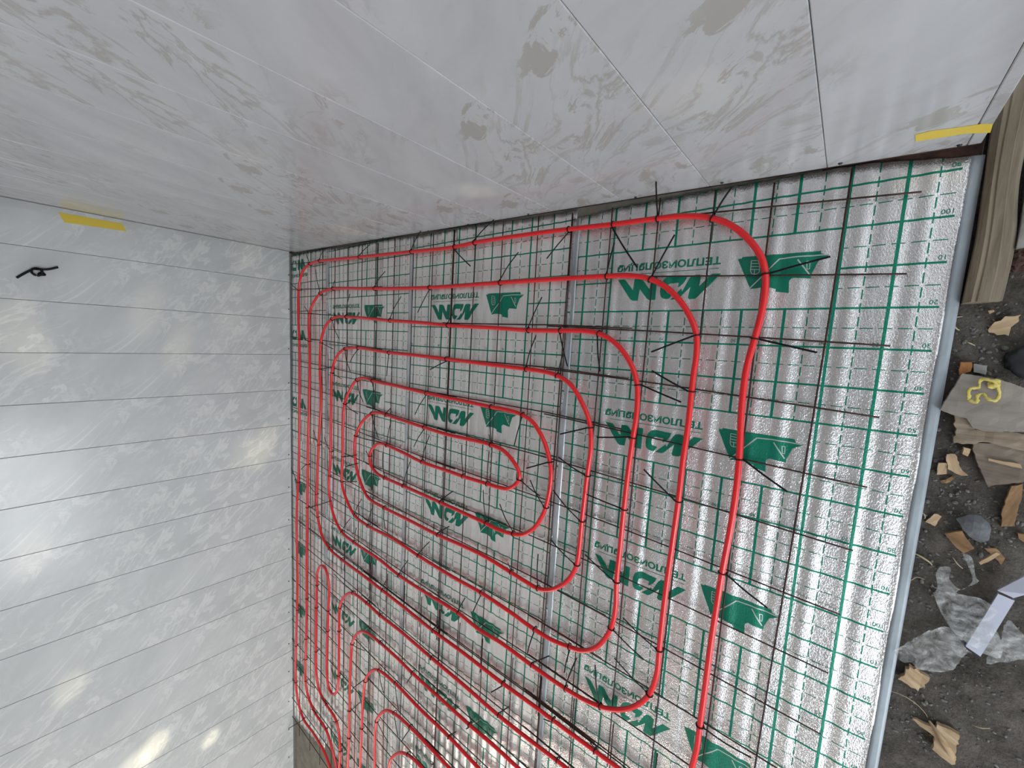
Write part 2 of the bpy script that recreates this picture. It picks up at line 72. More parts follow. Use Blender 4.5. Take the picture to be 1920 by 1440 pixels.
LITTER = {'birch': [(-0.039, -0.1499), (-0.0355, -0.14), (-0.0242, -0.1301), (-0.0196, -0.1212), (-0.0074, -0.1213), (0.0009, -0.1179), (-0.0006, -0.1318), (-0.0091, -0.1442), (-0.0097, -0.1619), (-0.025, -0.1613), (-0.0372, -0.1553)], 'tinychip': [(-0.0439, -0.1085), (-0.0361, -0.1068), (-0.0345, -0.1104), (-0.0407, -0.1157)], 'ply': [(-0.0679, -0.2472), (-0.0142, -0.256), (0.0179, -0.2703), (0.0221, -0.2698), (0.0331, -0.361), (-0.0223, -0.3692), (-0.039, -0.3658), (-0.0496, -0.3461), (-0.0734, -0.3404), (-0.0912, -0.3326)], 'split': [(-0.0667, -0.3425), (-0.0491, -0.3473), (-0.0384, -0.3662), (-0.0239, -0.3693), (0.036, -0.3656), (0.0406, -0.404), (-0.0117, -0.3939), (-0.0413, -0.4027), (-0.0607, -0.4047), (-0.0611, -0.3798)], 'plank': [(-0.0342, -0.3996), (0.0387, -0.385), (0.0485, -0.4655), (0.0249, -0.4792), (0.0152, -0.4828), (0.0005, -0.4934), (-0.0186, -0.4511)], 'brick': [(-0.0711, -0.2228), (-0.0553, -0.2217), (-0.053, -0.2309), (-0.0541, -0.2422), (-0.0632, -0.2476), (-0.069, -0.2509), (-0.0715, -0.2398)], 'greyblock': [(-0.0513, -0.2252), (-0.0321, -0.2275), (-0.032, -0.2477), (-0.0491, -0.2436)], 'lath': [(0.0316, -0.483), (0.0449, -0.4738), (0.0469, -0.4991), (0.0463, -0.5685), (0.0291, -0.5764), (0.0263, -0.5429), (0.0283, -0.512)], 'squarechip': [(-0.0766, -0.458), (-0.0629, -0.4547), (-0.0612, -0.4799), (-0.0759, -0.4856)], 'longchip': [(-0.0663, -0.4352), (-0.0542, -0.4316), (-0.0427, -0.4608), (-0.0301, -0.4749), (-0.0396, -0.4774), (-0.0498, -0.4742), (-0.0619, -0.4674)], 'upchip': [(-0.0451, -0.412), (-0.0351, -0.4138), (-0.0367, -0.4315), (-0.0452, -0.4275)], 'shaving': [(-0.0713, -0.5031), (-0.0584, -0.4917), (-0.0472, -0.4798), (-0.0443, -0.483), (-0.056, -0.5019), (-0.0669, -0.5079)], 'midchip': [(-0.0803, -0.6028), (-0.069, -0.5795), (-0.064, -0.5778), (-0.057, -0.5817), (-0.0643, -0.6086)], 'boardchip': [(-0.0487, -0.6195), (-0.024, -0.6027), (-0.0191, -0.6129), (-0.0071, -0.6304), (-0.003, -0.6348), (-0.0169, -0.6522), (-0.0337, -0.6384)], 'felt': [(-0.0359, -0.5791), (-0.0185, -0.5617), (-0.0036, -0.5586), (0.0106, -0.5709), (0.0143, -0.5829), (0.0156, -0.6127), (0.0064, -0.6229), (-0.0074, -0.6156), (-0.0236, -0.6002)], 'stick': [(0.008, -0.6662), (0.0064, -0.6629), (0.0263, -0.6304), (0.0312, -0.6324), (0.0217, -0.6508), (0.0094, -0.6676)], 'darkchip': [(0.0125, -0.6328), (0.0282, -0.6268), (0.043, -0.6442), (0.0393, -0.6612), (0.0258, -0.6453)], 'rchip': [(0.0526, -0.5833), (0.0655, -0.5806), (0.0678, -0.6003), (0.055, -0.5938)], 'sliver': [(-0.0087, -0.4279), (0.0062, -0.43), (0.0348, -0.4314), (0.038, -0.4396), (0.007, -0.4362), (-0.0081, -0.4333)], 'chipA': [(-0.08, -1.0077), (-0.0754, -0.997), (-0.0708, -0.9807), (-0.0711, -0.9719), (-0.0661, -0.9599), (-0.0587, -0.9633), (-0.0558, -0.9582), (-0.0478, -0.9666), (-0.0396, -0.967), (-0.0326, -0.9682), (-0.0348, -0.9849), (-0.0381, -0.9914), (-0.0361, -0.9968), (-0.0449, -1.0168), (-0.0577, -1.015)], 'chipB': [(-0.0459, -1.0927), (-0.0077, -1.0901), (-0.007, -1.0786), (0.0171, -1.0766), (0.0277, -1.0797), (0.0272, -1.1192), (0.0289, -1.1507), (0.0237, -1.1559), (0.0072, -1.15), (-0.0076, -1.1435), (-0.0072, -1.112), (-0.0321, -1.1033)], 'profile1': [(0.0109, -0.8625), (0.0326, -0.8741), (0.0505, -0.8007), (0.0601, -0.7228), (0.0384, -0.7178), (0.0302, -0.7645)], 'profile2': [(0.0365, -0.7114), (0.0582, -0.7172), (0.0713, -0.6961), (0.0666, -0.6575)], 'bag1': [(-0.0978, -0.9358), (-0.0736, -0.8956), (-0.0237, -0.8344), (0.0044, -0.8341), (0.0536, -0.8198), (0.0537, -0.86), (0.0174, -0.8808), (-0.0009, -0.9295), (-0.0363, -0.9552), (-0.0524, -0.9584), (-0.065, -0.946), (-0.0828, -0.952)], 'bag2': [(-0.0541, -0.7543), (-0.0492, -0.7395), (-0.0561, -0.7028), (-0.0489, -0.6853), (-0.036, -0.6841), (-0.0357, -0.7087), (-0.0157, -0.7267), (-0.0028, -0.6987), (-0.0125, -0.6685), (-0.0214, -0.6458), (-0.0114, -0.646), (0.0026, -0.6924), (0.0068, -0.6966), (-0.0208, -0.7372), (0.0138, -0.7356), (0.038, -0.7481), (0.034, -0.774), (0.0536, -0.8198), (0.0521, -0.8568), (0.0082, -0.8445), (-0.0199, -0.8219), (-0.0411, -0.7862)], 'bag3': [(0.054, -0.8236), (0.0622, -0.7757), (0.085, -0.7969), (0.0954, -0.801), (0.0967, -0.8391), (0.079, -0.8593), (0.0562, -0.8808), (0.0437, -0.8861)], 'tape': [(-0.054, -0.3037), (-0.0556, -0.2799), (-0.0433, -0.2749), (-0.0418, -0.2584), (-0.0256, -0.2605), (-0.0172, -0.2739), (-0.0133, -0.2877), (-0.0185, -0.3009), (-0.0278, -0.2985), (-0.0359, -0.2886), (-0.0435, -0.2932), (-0.0429, -0.3078)], 'straw': [(-0.0987, -1.0597), (-0.0838, -1.0498), (-0.0609, -1.0491), (-0.0404, -1.0566), (-0.0267, -1.0684), (-0.0214, -1.0774)], 'twig1': [(-0.0987, -0.684), (-0.0789, -0.6887), (-0.0618, -0.6984), (-0.0571, -0.7047)], 'twig2': [(-0.0969, -0.7729), (-0.0874, -0.7579), (-0.0767, -0.7436), (-0.0643, -0.7454)], 'twig3': [(-0.0286, -0.6725), (-0.021, -0.6835), (-0.0113, -0.6925)], 'twig4': [(0.0453, -1.0516), (0.0569, -1.0473), (0.0705, -1.0415)], 'twig5': [(-0.0659, -0.1771), (-0.053, -0.1849)], 'twig6': [(-0.0986, -0.117), (-0.094, -0.1346), (-0.0837, -0.1493), (-0.0798, -0.1511)], 'twig7': [(-0.0929, -0.1226), (-0.0785, -0.1208)], 'wire': [(-0.097, -0.5789), (-0.0857, -0.5835), (-0.082, -0.5925), (-0.0828, -0.5969)], 'stones': [(-0.0831, -0.5552), (-0.0402, -0.5442), (-0.077, -0.6255), (-0.0706, -0.4479), (-0.0808, -0.4553), (-0.0936, -0.2396), (-0.0789, -0.2623), (-0.0103, -0.19), (-0.0855, -0.3807), (-0.0553, -0.121), (-0.0912, -0.0929), (-0.0438, -0.706), (-0.027, -0.7173)], 'moss': [(-0.0448, 0.0252), (-0.0295, 0.0268), (-0.0101, 0.0078), (-0.0057, -0.028), (-0.0324, -0.0225), (-0.0473, -0.0005)], 'boot': [(-0.007, -0.2059), (-0.0004, -0.191), (0.0132, -0.1904), (0.0238, -0.2784), (0.0062, -0.2748), (-0.0062, -0.242)], 'beam': [(-0.0846, -0.0957), (-0.0355, -0.0992), (-0.0428, 0.0676), (-0.0478, 0.1954), (-0.048, 0.3083), (-0.06, 0.3528), (-0.0888, 0.2161), (-0.0852, 0.0628)], 'block': [(-0.0661, 0.2698), (-0.0595, 0.1681), (-0.044, 0.0146), (-0.0201, 0.0013), (0.0136, -0.0021), (-0.0177, 0.2556)]}
HOOK = [[-3.3497, -0.0143, 1.3896], [-3.3499, 0.0104, 1.3629], [-3.3502, 0.0296, 1.3397], [-3.3503, 0.0428, 1.3222], [-3.3503, 0.038, 1.3016], [-3.35, 0.0168, 1.3008], [-3.3499, 0.0066, 1.3165], [-3.35, 0.0171, 1.3348], [-3.3502, 0.0357, 1.3338], [-3.3503, 0.0392, 1.3111], [-3.3503, 0.0446, 1.2763], [-3.3505, 0.0614, 1.2381]]
TAPE_LEFT = [[-3.3657, 0.3429, 1.2239], [-3.3658, 0.346, 0.9676], [-3.3653, 0.3071, 0.9455], [-3.3652, 0.2972, 1.2021]]
TAPE_BACK = [[-0.2057, 0.247, 0.1283], [-0.1842, 0.2462, 0.1335], [-0.1435, 0.2448, 0.1251], [-0.1154, 0.2439, 0.1218], [-0.099, 0.2433, 0.1108], [-0.0952, 0.2432, 0.0666], [-0.131, 0.2444, 0.0847], [-0.1681, 0.2457, 0.0866], [-0.2016, 0.2468, 0.0879]]
NAILS_LEFT = [[-3.3641, 0.1986, 0.0097], [-3.3613, -0.05, 0.0119], [-3.3579, -0.3424, 0.0144], [-3.355, -0.5997, 0.0166], [-3.3519, -0.8737, 0.0189], [-3.3487, -1.1525, 0.0213], [-3.3457, -1.4105, 0.0235], [-3.3428, -1.6727, 0.0258], [-3.34, -1.9128, 0.0279], [-3.337, -2.1787, 0.0301], [-3.334, -2.4399, 0.0324], [-3.3309, -2.7098, 0.0347], [-3.3282, -2.9513, 0.0368], [-3.3252, -3.2153, 0.039], [-3.3223, -3.4689, 0.0412], [-3.3195, -3.7165, 0.0433]]
NAILS_BACK = [[-0.5787, 0.2598, 0.0215], [-0.3226, 0.251, 0.0226], [-0.1285, 0.2443, 0.0162], [-0.828, 0.2684, 0.0167], [-1.2493, 0.283, 0.0178], [-1.5774, 0.2943, 0.0116], [-1.8438, 0.3035, 0.0111], [-2.207, 0.316, 0.0156]]


def wall_back_y(x): return 0.356 - 0.0345 * (x + 3.366)
def wall_left_x(y): return -3.366 - 0.0114 * (y - 0.366)
rng = random.Random(7)

# ------------------------------------------------------------------ materials
class NG:
    def __init__(s, mat): s.nt = mat.node_tree; s.n = s.nt.nodes; s.l = s.nt.links
    def put(s, sock, v):
        if isinstance(v, bpy.types.NodeSocket): s.l.new(v, sock)
        elif v is not None: sock.default_value = v
    def m(s, op, a, b=None, c=None, clamp=False):
        n = s.n.new('ShaderNodeMath'); n.operation = op; n.use_clamp = clamp
        for i, v in enumerate((a, b, c)): s.put(n.inputs[i], v)
        return n.outputs[0]
    def mix(s, f, a, b):
        n = s.n.new('ShaderNodeMix'); n.data_type = 'RGBA'
        s.put(n.inputs['Factor'], f); s.put(n.inputs[6], a); s.put(n.inputs[7], b)
        return n.outputs[2]
    def coord(s, kind='Object'): return s.n.new('ShaderNodeTexCoord').outputs[kind]
    def map(s, v, scale=(1, 1, 1), rot=(0, 0, 0), loc=(0, 0, 0)):
        n = s.n.new('ShaderNodeMapping'); s.put(n.inputs[0], v); s.put(n.inputs['Location'], loc)
        n.inputs['Rotation'].default_value = rot; n.inputs['Scale'].default_value = scale
        return n.outputs[0]
    def noise(s, v, scale, detail=3, rough=.5, dist=0.0):
        n = s.n.new('ShaderNodeTexNoise'); s.put(n.inputs['Vector'], v)
        n.inputs['Scale'].default_value = scale; n.inputs['Detail'].default_value = detail
        n.inputs['Roughness'].default_value = rough; n.inputs['Distortion'].default_value = dist
        return n.outputs[0]
    def ramp(s, f, stops):
        n = s.n.new('ShaderNodeValToRGB'); s.put(n.inputs[0], f); e = n.color_ramp.elements
        while len(e) < len(stops): e.new(0.5)
        for i, (p, c) in enumerate(stops):
            e[i].position = p; e[i].color = c if len(c) == 4 else (*c, 1)
        return n.outputs[0]
    def bump(s, h, strength=.3, dist=.002, normal=None):
        n = s.n.new('ShaderNodeBump'); n.inputs['Strength'].default_value = strength
        n.inputs['Distance'].default_value = dist; s.put(n.inputs['Height'], h); s.put(n.inputs['Normal'], normal)
        return n.outputs[0]

def mat(name, color=(.5, .5, .5), rough=.5, metal=0.0, spec=.5):
    m = bpy.data.materials.new(name); m.use_nodes = True
    b = m.node_tree.nodes['Principled BSDF']
    b.inputs['Base Color'].default_value = (*color, 1)
    b.inputs['Roughness'].default_value = rough; b.inputs['Metallic'].default_value = metal
    b.inputs['Specular IOR Level'].default_value = spec
    return m, b, NG(m)

def noisy(name, c1, c2, scale, rough=.7, metal=0.0, bump=.3, bdist=.002, stretch=(1, 1, 1), detail=5, spec=.4):
    m, b, g = mat(name, c1, rough, metal, spec)
    v = g.map(g.coord(), stretch)
    n = g.noise(v, scale, detail, .6)
    g.put(b.inputs['Base Color'], g.ramp(n, [(.3, c1), (.7, c2)]))
    if bump: g.put(b.inputs['Normal'], g.bump(n, bump, bdist))
    return m

GREEN = (0.002, 0.19, 0.115)
def foil_bump(g, b, k=.40):
    v = g.map(g.coord(), (1, .55, 1))
    n1 = g.noise(v, 330, 2, .7, .6); n2 = g.noise(v, 90, 3, .6, .8)
    h = g.m('ADD', g.m('MULTIPLY', n1, 1.25), g.m('MULTIPLY', n2, .55))
    g.put(b.inputs['Normal'], g.bump(h, k, .0024))

def foil_material(name, dx, dy, flip, ulim):
    m, b, g = mat(name, (.7, .7, .7), .12, 1.0)
    sep = g.n.new('ShaderNodeSeparateXYZ'); g.l.new(g.coord(), sep.inputs[0])
    s = -1.0 if flip else 1.0
    u = g.m('MULTIPLY', g.m('SUBTRACT', sep.outputs[0], dx), s)
    v = g.m('MULTIPLY', g.m('SUBTRACT', sep.outputs[1], dy), s)
    def dist(a, half):      # distance to the nearest 10 cm line (half = 0) or 5 cm line (half = .5)
        f = g.m('FRACT', g.m('ADD', g.m('MULTIPLY', a, 10.0), .5 if not half else 0.0))
        return g.m('MULTIPLY', g.m('ABSOLUTE', g.m('SUBTRACT', f, .5)), .1)
    lt = lambda a, k: g.m('LESS_THAN', a, k)
    gt = lambda a, k: g.m('GREATER_THAN', a, k)
    tu = lt(dist(u, 0), .0034); tv = lt(dist(v, 0), .0026)
    du = g.m('MULTIPLY', lt(dist(u, 1), .0014), lt(g.m('FRACT', g.m('ADD', g.m('MULTIPLY', v, 30.0), .36)), .72))
    dv = g.m('MULTIPLY', lt(dist(v, 1), .0012), lt(g.m('FRACT', g.m('ADD', g.m('MULTIPLY', u, 30.0), .36)), .72))
    ln = g.m('MAXIMUM', g.m('MAXIMUM', tu, tv), g.m('MAXIMUM', du, dv))
    wu = g.m('MULTIPLY', gt(u, -.896), lt(u, -.3036))
    wv = lt(g.m('FRACT', g.m('MULTIPLY', g.m('ADD', v, .0972), 2.0)), .3888)
    ln = g.m('MULTIPLY', ln, g.m('SUBTRACT', 1.0, g.m('MULTIPLY', wu, wv)))
    ln = g.m('MULTIPLY', ln, lt(u, ulim))
    n = g.noise(g.coord(), 6, 3, .6)
    base = g.mix(n, (.72, .70, .69, 1), (.82, .805, .795, 1)) if name == 'foil_a' else g.mix(n, (.86, .83, .80, 1), (.95, .925, .90, 1))
    g.put(b.inputs['Base Color'], g.mix(ln, base, (*GREEN, 1)))
    g.put(b.inputs['Metallic'], g.m('SUBTRACT', .78 if name == 'foil_a' else .66, g.m('MULTIPLY', ln, .50)))
    foil_bump(g, b, .56 if name == 'foil_a' else .33)
    return m

m_ink, b_, g_ = mat('green_ink', GREEN, .3, .25); foil_bump(g_, b_)
m_inkline, b_, g_ = mat('unprinted_foil', (.62, .66, .62), .35, .7)
m_strip = noisy('foam_edge', (.22, .25, .27), (.33, .37, .40), 30, .4, 0, .3, .001, (1, .3, 1), 4, .6)
m_tape = noisy('seam_film', (.42, .45, .46), (.62, .66, .68), 40, .22, .35, .4, .001, (1, .2, 1), 4, .7)

m_pipe, b_, g_ = mat('red_pipe', (.70, .012, .016), .30, 0, .5)
b_.inputs['Coat Weight'].default_value = .25; b_.inputs['Coat Roughness'].default_value = .15
m_rod = noisy('rusty_wire', (.016, .008, .007), (.060, .024, .016), 45, .6, .2, .3, .0005)
m_tie, _, _ = mat('black_nylon', (.004, .004, .005), .5, 0, .25)
m_nail, _, _ = mat('black_screw', (.012, .012, .012), .5)
m_yellow, b_, g_ = mat('yellow_tape', (.70, .52, .06), .45)
m_concrete = noisy('concrete', (.16, .145, .115), (.25, .23, .19), 14, .85, 0, .3, .004)
m_ceiling, _, _ = mat('ceiling_boards', (.36, .35, .34), .9)
m_backing, _, _ = mat('wall_backing', (.20, .20, .20), .9)
m_gap = noisy('rusty_sill', (.020, .014, .011), (.075, .035, .024), 40, .9, 0, .5, .004)

def marble(name, base1, base2, vein, vein_amt, seed):
    m, b, g = mat(name, base1, .20, 0, .45)
    oi = g.n.new('ShaderNodeObjectInfo')
    sh = g.n.new('ShaderNodeCombineXYZ'); g.put(sh.inputs[2], g.m('MULTIPLY', oi.outputs['Random'], .9))
    add = g.n.new('ShaderNodeVectorMath'); add.operation = 'ADD'
    g.l.new(g.coord(), add.inputs[0]); g.l.new(sh.outputs[0], add.inputs[1])
    v = g.map(add.outputs[0], (1, 1, 1), (0, math.radians(-42), 0), (seed, 0, seed))
    vs = g.map(v, (1.0, 1.0, .36))
    big = g.noise(vs, 5.5, 5, .62, .5)
    base = g.ramp(big, [(.32, base1), (.68, base2)])
    # broken vein network: thin iso-lines of a distorted noise, only inside patches
    vn = g.noise(vs, 6.5, 6, .62, 1.4)
    line = g.m('SUBTRACT', 1.0, g.m('MULTIPLY', g.m('ABSOLUTE', g.m('SUBTRACT', vn, .5)), 24.0), clamp=True)
    mask = g.ramp(g.noise(vs, 3.1, 3, .5, .3), [(.41, (0, 0, 0)), (.53, (1, 1, 1))])
    blot = g.ramp(g.noise(g.map(v, (1, 1, .5)), 17, 5, .66, .8), [(.575, (0, 0, 0)), (.61, (1, 1, 1))])
    mask2 = g.ramp(g.noise(vs, 4.3, 3, .5, .3), [(.46, (0, 0, 0)), (.58, (1, 1, 1))])
    k = g.m('MAXIMUM', g.m('MULTIPLY', line, mask), g.m('MULTIPLY', blot, mask2))
    g.put(b.inputs['Base Color'], g.mix(g.m('MULTIPLY', k, vein_amt), base, (*vein, 1)))
    return m
m_panel_left = marble('pvc_marble_left', (.50, .515, .51), (.575, .585, .58), (.76, .76, .73), .5, 1.7)  # same panels as the back wall; warm sheen painted in as paler veins
m_panel_back = marble('pvc_marble_back', (.415, .415, .43), (.505, .505, .525), (.335, .32, .29), .8, 3.1)  # same print again; its duller sheen painted in as darker veins

m_soil, b_, g_ = mat('trodden_soil', (.06, .055, .05), .95, 0, .2)
n1 = g_.noise(g_.coord(), 18, 6, .65); n2 = g_.noise(g_.coord(), 160, 4, .7)
c_ = g_.ramp(g_.m('ADD', g_.m('MULTIPLY', n1, .6), g_.m('MULTIPLY', n2, .4)), [(.32, (.026, .022, .018)), (.48, (.072, .063, .053)), (.68, (.135, .120, .105))])
g_.put(b_.inputs['Base Color'], c_); g_.put(b_.inputs['Normal'], g_.bump(n2, .7, .006))
m_stone = noisy('stone', (.075, .070, .065), (.19, .18, .17), 50, .9, 0, .4, .002)
m_chip = noisy('fresh_chip_wood', (.27, .17, .085), (.56, .42, .27), 70, .8, 0, .6, .002, (.12, 1, 1))
m_chip2 = noisy('brown_chip_wood', (.13, .070, .03), (.33, .20, .10), 70, .8, 0, .6, .002, (.12, 1, 1))
m_grey_wood = noisy('weathered_board', (.19, .165, .14), (.29, .26, .225), 26, .8, 0, .4, .002, (.14, 1, 1))
m_old_wood = noisy('old_plank', (.085, .063, .047), (.22, .18, .14), 34, .85, 0, .7, .004, (.10, 1, 1))
m_split = noisy('split_wood', (.14, .10, .065), (.33, .27, .20), 45, .8, 0, .8, .004, (.08, 1, 1))
m_beam = noisy('rough_timber', (.10, .075, .050), (.235, .195, .14), 40, .9, 0, .8, .004, (1, .09, 1))
m_block = noisy('limey_concrete', (.20, .195, .185), (.46, .45, .43), 22, .9, 0, .5, .004)
m_moss = noisy('rotten_bark', (.022, .012, .008), (.085, .045, .03), 70, .95, 0, .9, .006)
m_brick = noisy('brick_clay', (.30, .12, .04), (.44, .20, .08), 60, .9, 0, .4, .002)
m_felt = noisy('grey_felt', (.085, .09, .095), (.15, .158, .165), 90, .9, 0, .5, .002)
m_rubber, _, _ = mat('dark_rubber', (.020, .022, .026), .5)
m_white, _, _ = mat('white_pvc', (.44, .45, .54), .4)
m_shadow, _, _ = mat('shadow_dark', (.02, .02, .03), .8)  # shadow tone for the box at the profile end
m_twig = noisy('dry_straw', (.32, .25, .15), (.46, .38, .25), 50, .7, 0, .2, .001)
m_crepe = noisy('crepe_tape', (.45, .36, .07), (.62, .52, .15), 50, .6, 0, .4, .002)

m_film = bpy.data.materials.new('clear_film'); m_film.use_nodes = True
g_ = NG(m_film); b_ = g_.n['Principled BSDF']; out_ = g_.n['Material Output']
b_.inputs['Base Color'].default_value = (.62, .63, .62, 1); b_.inputs['Roughness'].default_value = .28
tr_ = g_.n.new('ShaderNodeBsdfTransparent'); mx_ = g_.n.new('ShaderNodeMixShader')
nf_ = g_.noise(g_.map(g_.coord(), (1, 1, 1), (0, 0, .5)), 34, 5, .65, 1.2)
g_.put(mx_.inputs[0], g_.ramp(nf_, [(.35, (.06, .06, .06)), (.75, (.60, .60, .60))]))
g_.l.new(tr_.outputs[0], mx_.inputs[1]); g_.l.new(b_.outputs[0], mx_.inputs[2]); g_.l.new(mx_.outputs[0], out_.inputs[0])
g_.put(b_.inputs['Normal'], g_.bump(nf_, .6, .006))

# ------------------------------------------------------------------ helpers
def tag(o, label=None, cat=None, group=None, kind=None):
    if label: o['label'] = label
    if cat: o['category'] = cat
    if group: o['group'] = group
    if kind: o['kind'] = kind
    return o

def empty(name, loc):
    o = bpy.data.objects.new(name, None); o.empty_display_size = .05
    o.location = loc; COL.objects.link(o); return o

def link(name, me, material=None, parent=None, loc=(0, 0, 0), smooth=False):
    if material is not None and not me.materials: me.materials.append(material)
    if smooth and me.polygons: me.polygons.foreach_set('use_smooth', [True] * len(me.polygons))
    o = bpy.data.objects.new(name, me); o.location = loc; COL.objects.link(o)
    if parent is not None: o.parent = parent
    return o

def obj(name, bm, material, parent=None, loc=(0, 0, 0), smooth=False):
    me = bpy.data.meshes.new(name); bm.normal_update(); bm.to_mesh(me); bm.free()
    return link(name, me, material, parent, loc, smooth)

def box(bm, x0, x1, y0, y1, z0, z1):
    vs = [bm.verts.new(p) for p in ((x0, y0, z0), (x1, y0, z0), (x1, y1, z0), (x0, y1, z0), (x0, y0, z1), (x1, y0, z1), (x1, y1, z1), (x0, y1, z1))]
    for f in ((3, 2, 1, 0), (4, 5, 6, 7), (0, 1, 5, 4), (1, 2, 6, 5), (2, 3, 7, 6), (3, 0, 4, 7)):
        bm.faces.new([vs[i] for i in f])
    return vs

def tube(bm, pts, r, sides=8, caps=True, flat=1.0, radii=None):
    """a tube along pts; flat < 1 squashes it across its second axis"""
    pts = [Vector(p) for p in pts]; rings = []; n = len(pts)
    t0 = (pts[1] - pts[0]).normalized()
    up = Vector((0, 0, 1)) if abs(t0.z) < .9 else Vector((1, 0, 0))
    for i in range(n):
        t = (pts[min(i + 1, n - 1)] - pts[max(i - 1, 0)])
        t = t.normalized() if t.length > 1e-9 else t0
        sd = t.cross(up)
        if sd.length < 1e-6: sd = t.cross(Vector((0, 1, 0)))
        sd.normalize(); nn = sd.cross(t).normalized()
        rr = radii[i] if radii else r
        rings.append([bm.verts.new(pts[i] + sd * (rr * math.cos(2 * PI * k / sides)) + nn * (rr * flat * math.sin(2 * PI * k / sides))) for k in range(sides)])
    for a, b in zip(rings, rings[1:]):
        for k in range(sides):
            bm.faces.new((a[k], a[(k + 1) % sides], b[(k + 1) % sides], b[k]))
    if caps:
        bm.faces.new(rings[0][::-1]); bm.faces.new(rings[-1])

def spline(pts, step):
    """centripetal Catmull-Rom through pts, resampled about every step metres"""
    P = [Vector(p) for p in pts]
    P = [P[0] + (P[0] - P[1])] + P + [P[-1] + (P[-1] - P[-2])]
    out = []
    for i in range(1, len(P) - 2):
        p0, p1, p2, p3 = P[i - 1:i + 3]
        d = lambda a, b: max((b - a).length, 1e-6) ** .5
        t1 = d(p0, p1); t2 = t1 + d(p1, p2); t3 = t2 + d(p2, p3)
        k = max(1, int(math.ceil((p2 - p1).length / step)))
        for j in range(k):
            t = t1 + (t2 - t1) * j / k
            a1 = p0 * ((t1 - t) / t1) + p1 * (t / t1)
            a2 = p1 * ((t2 - t) / (t2 - t1)) + p2 * ((t - t1) / (t2 - t1))
            a3 = p2 * ((t3 - t) / (t3 - t2)) + p3 * ((t - t2) / (t3 - t2))
            b1 = a1 * ((t2 - t) / t2) + a2 * (t / t2)
            b2 = a2 * ((t3 - t) / (t3 - t1)) + a3 * ((t - t1) / (t3 - t1))
            out.append(b1 * ((t2 - t) / (t2 - t1)) + b2 * ((t - t1) / (t2 - t1)))
    out.append(P[-2]); return out

def centre(poly): return (sum(p[0] for p in poly) / len(poly), sum(p[1] for p in poly) / len(poly))

# ------------------------------------------------------------------ room shell
bm = bmesh.new(); box(bm, -3.60, -0.092, -5.0, 0.55, -0.16, -0.0065)
fo = tag(obj('floor', bm, m_concrete), kind='structure')
bm = bmesh.new(); box(bm, -.36, -.093, .19, .32, -.0066, -.0050); obj('rusty_strip', bm, m_gap, fo)

H = 2.6
def panel_mesh(name, w, material, side=-1):
    bm = bmesh.new(); box(bm, 0, w, min(0, side * .008), max(0, side * .008), .010, H)
    es = [e for e in bm.edges if all(abs(v.co.y - side * .008) < 1e-5 for v in e.verts)]
    bmesh.ops.bevel(bm, geom=es, offset=.0016, segments=1, affect='EDGES')
    me = bpy.data.meshes.new(name); bm.to_mesh(me); bm.free(); me.materials.append(material); return me

# left wall: local x runs from the corner along the wall towards the viewer
wl = empty('wall_left', (-3.374, .366, 0)); wl.rotation_euler = (0, 0, math.atan2(-1, .0114)); wl['kind'] = 'structure'
bm = bmesh.new(); box(bm, -.3, 5.2, -.10, -.002, -.05, H); obj('wall_core', bm, m_backing, wl)
PW = .2665; GAP = .0017; GAPB = .0011
first = panel_mesh('panel', .2315 - GAP, m_panel_left, 1); full = panel_mesh('panel', PW - GAP, m_panel_left, 1)
link('panel', first, None, wl, (-.012, 0, 0))
for i in range(18): link('panel', full, None, wl, (.2195 + PW * i, 0, 0))
scr = bmesh.new(); bmesh.ops.create_cone(scr, cap_ends=True, segments=8, radius1=.0048, radius2=.003, depth=.004)
bmesh.ops.rotate(scr, verts=scr.verts, matrix=Matrix.Rotation(PI / 2, 3, 'X'))
scrm = bpy.data.meshes.new('screw_head'); scr.to_mesh(scrm); scr.free(); scrm.materials.append(m_nail)
for p in NAILS_LEFT: link('screw_head', scrm, None, wl, ((.366 - p[1]), .0095, max(.016, p[2] + .008)))

wbk = empty('wall_back', (-3.366, .364, 0)); wbk.rotation_euler = (0, 0, math.atan(-.0345)); wbk['kind'] = 'structure'
bm = bmesh.new(); box(bm, -.1, 3.272, .002, .09, -.05, H); obj('wall_core', bm, m_backing, wbk)
bm = bmesh.new(); box(bm, -.1, 3.271, -.0055, .002, -.02, .012); obj('wall_sill', bm, m_gap, wbk)
cuts = [3.271, 3.250] + [3.018 - .2655 * i for i in range(12)]
fullb = panel_mesh('panel', .2655 - GAPB, m_panel_back)
for a, b in zip(cuts[1:], cuts):
    a = max(a, 0.0)
    me = fullb if abs(b - a - .2655) < .003 else panel_mesh('panel', b - a - GAPB, m_panel_back)
    link('panel', me, None, wbk, (a, 0, 0))
for p in NAILS_BACK: link('screw_head', scrm, None, wbk, (p[0] + 3.366, -.0095, max(.016, p[2] + .006)))

bm = bmesh.new(); box(bm, -3.6, 1.7, -5.3, .55, H, H + .12)
tag(obj('ceiling', bm, m_ceiling), kind='structure')

wf = empty('wall_front', (0, -5.2, 0)); wf['kind'] = 'structure'
bm = bmesh.new()
for b in ((-3.6, -2.5, -.05, H), (-.9, 1.7, -.05, H), (-2.5, -.9, -.05, .9), (-2.5, -.9, 2.15, H)): box(bm, b[0], b[1], -.1, 0, b[2], b[3])
obj('wall_core', bm, m_ceiling, wf)

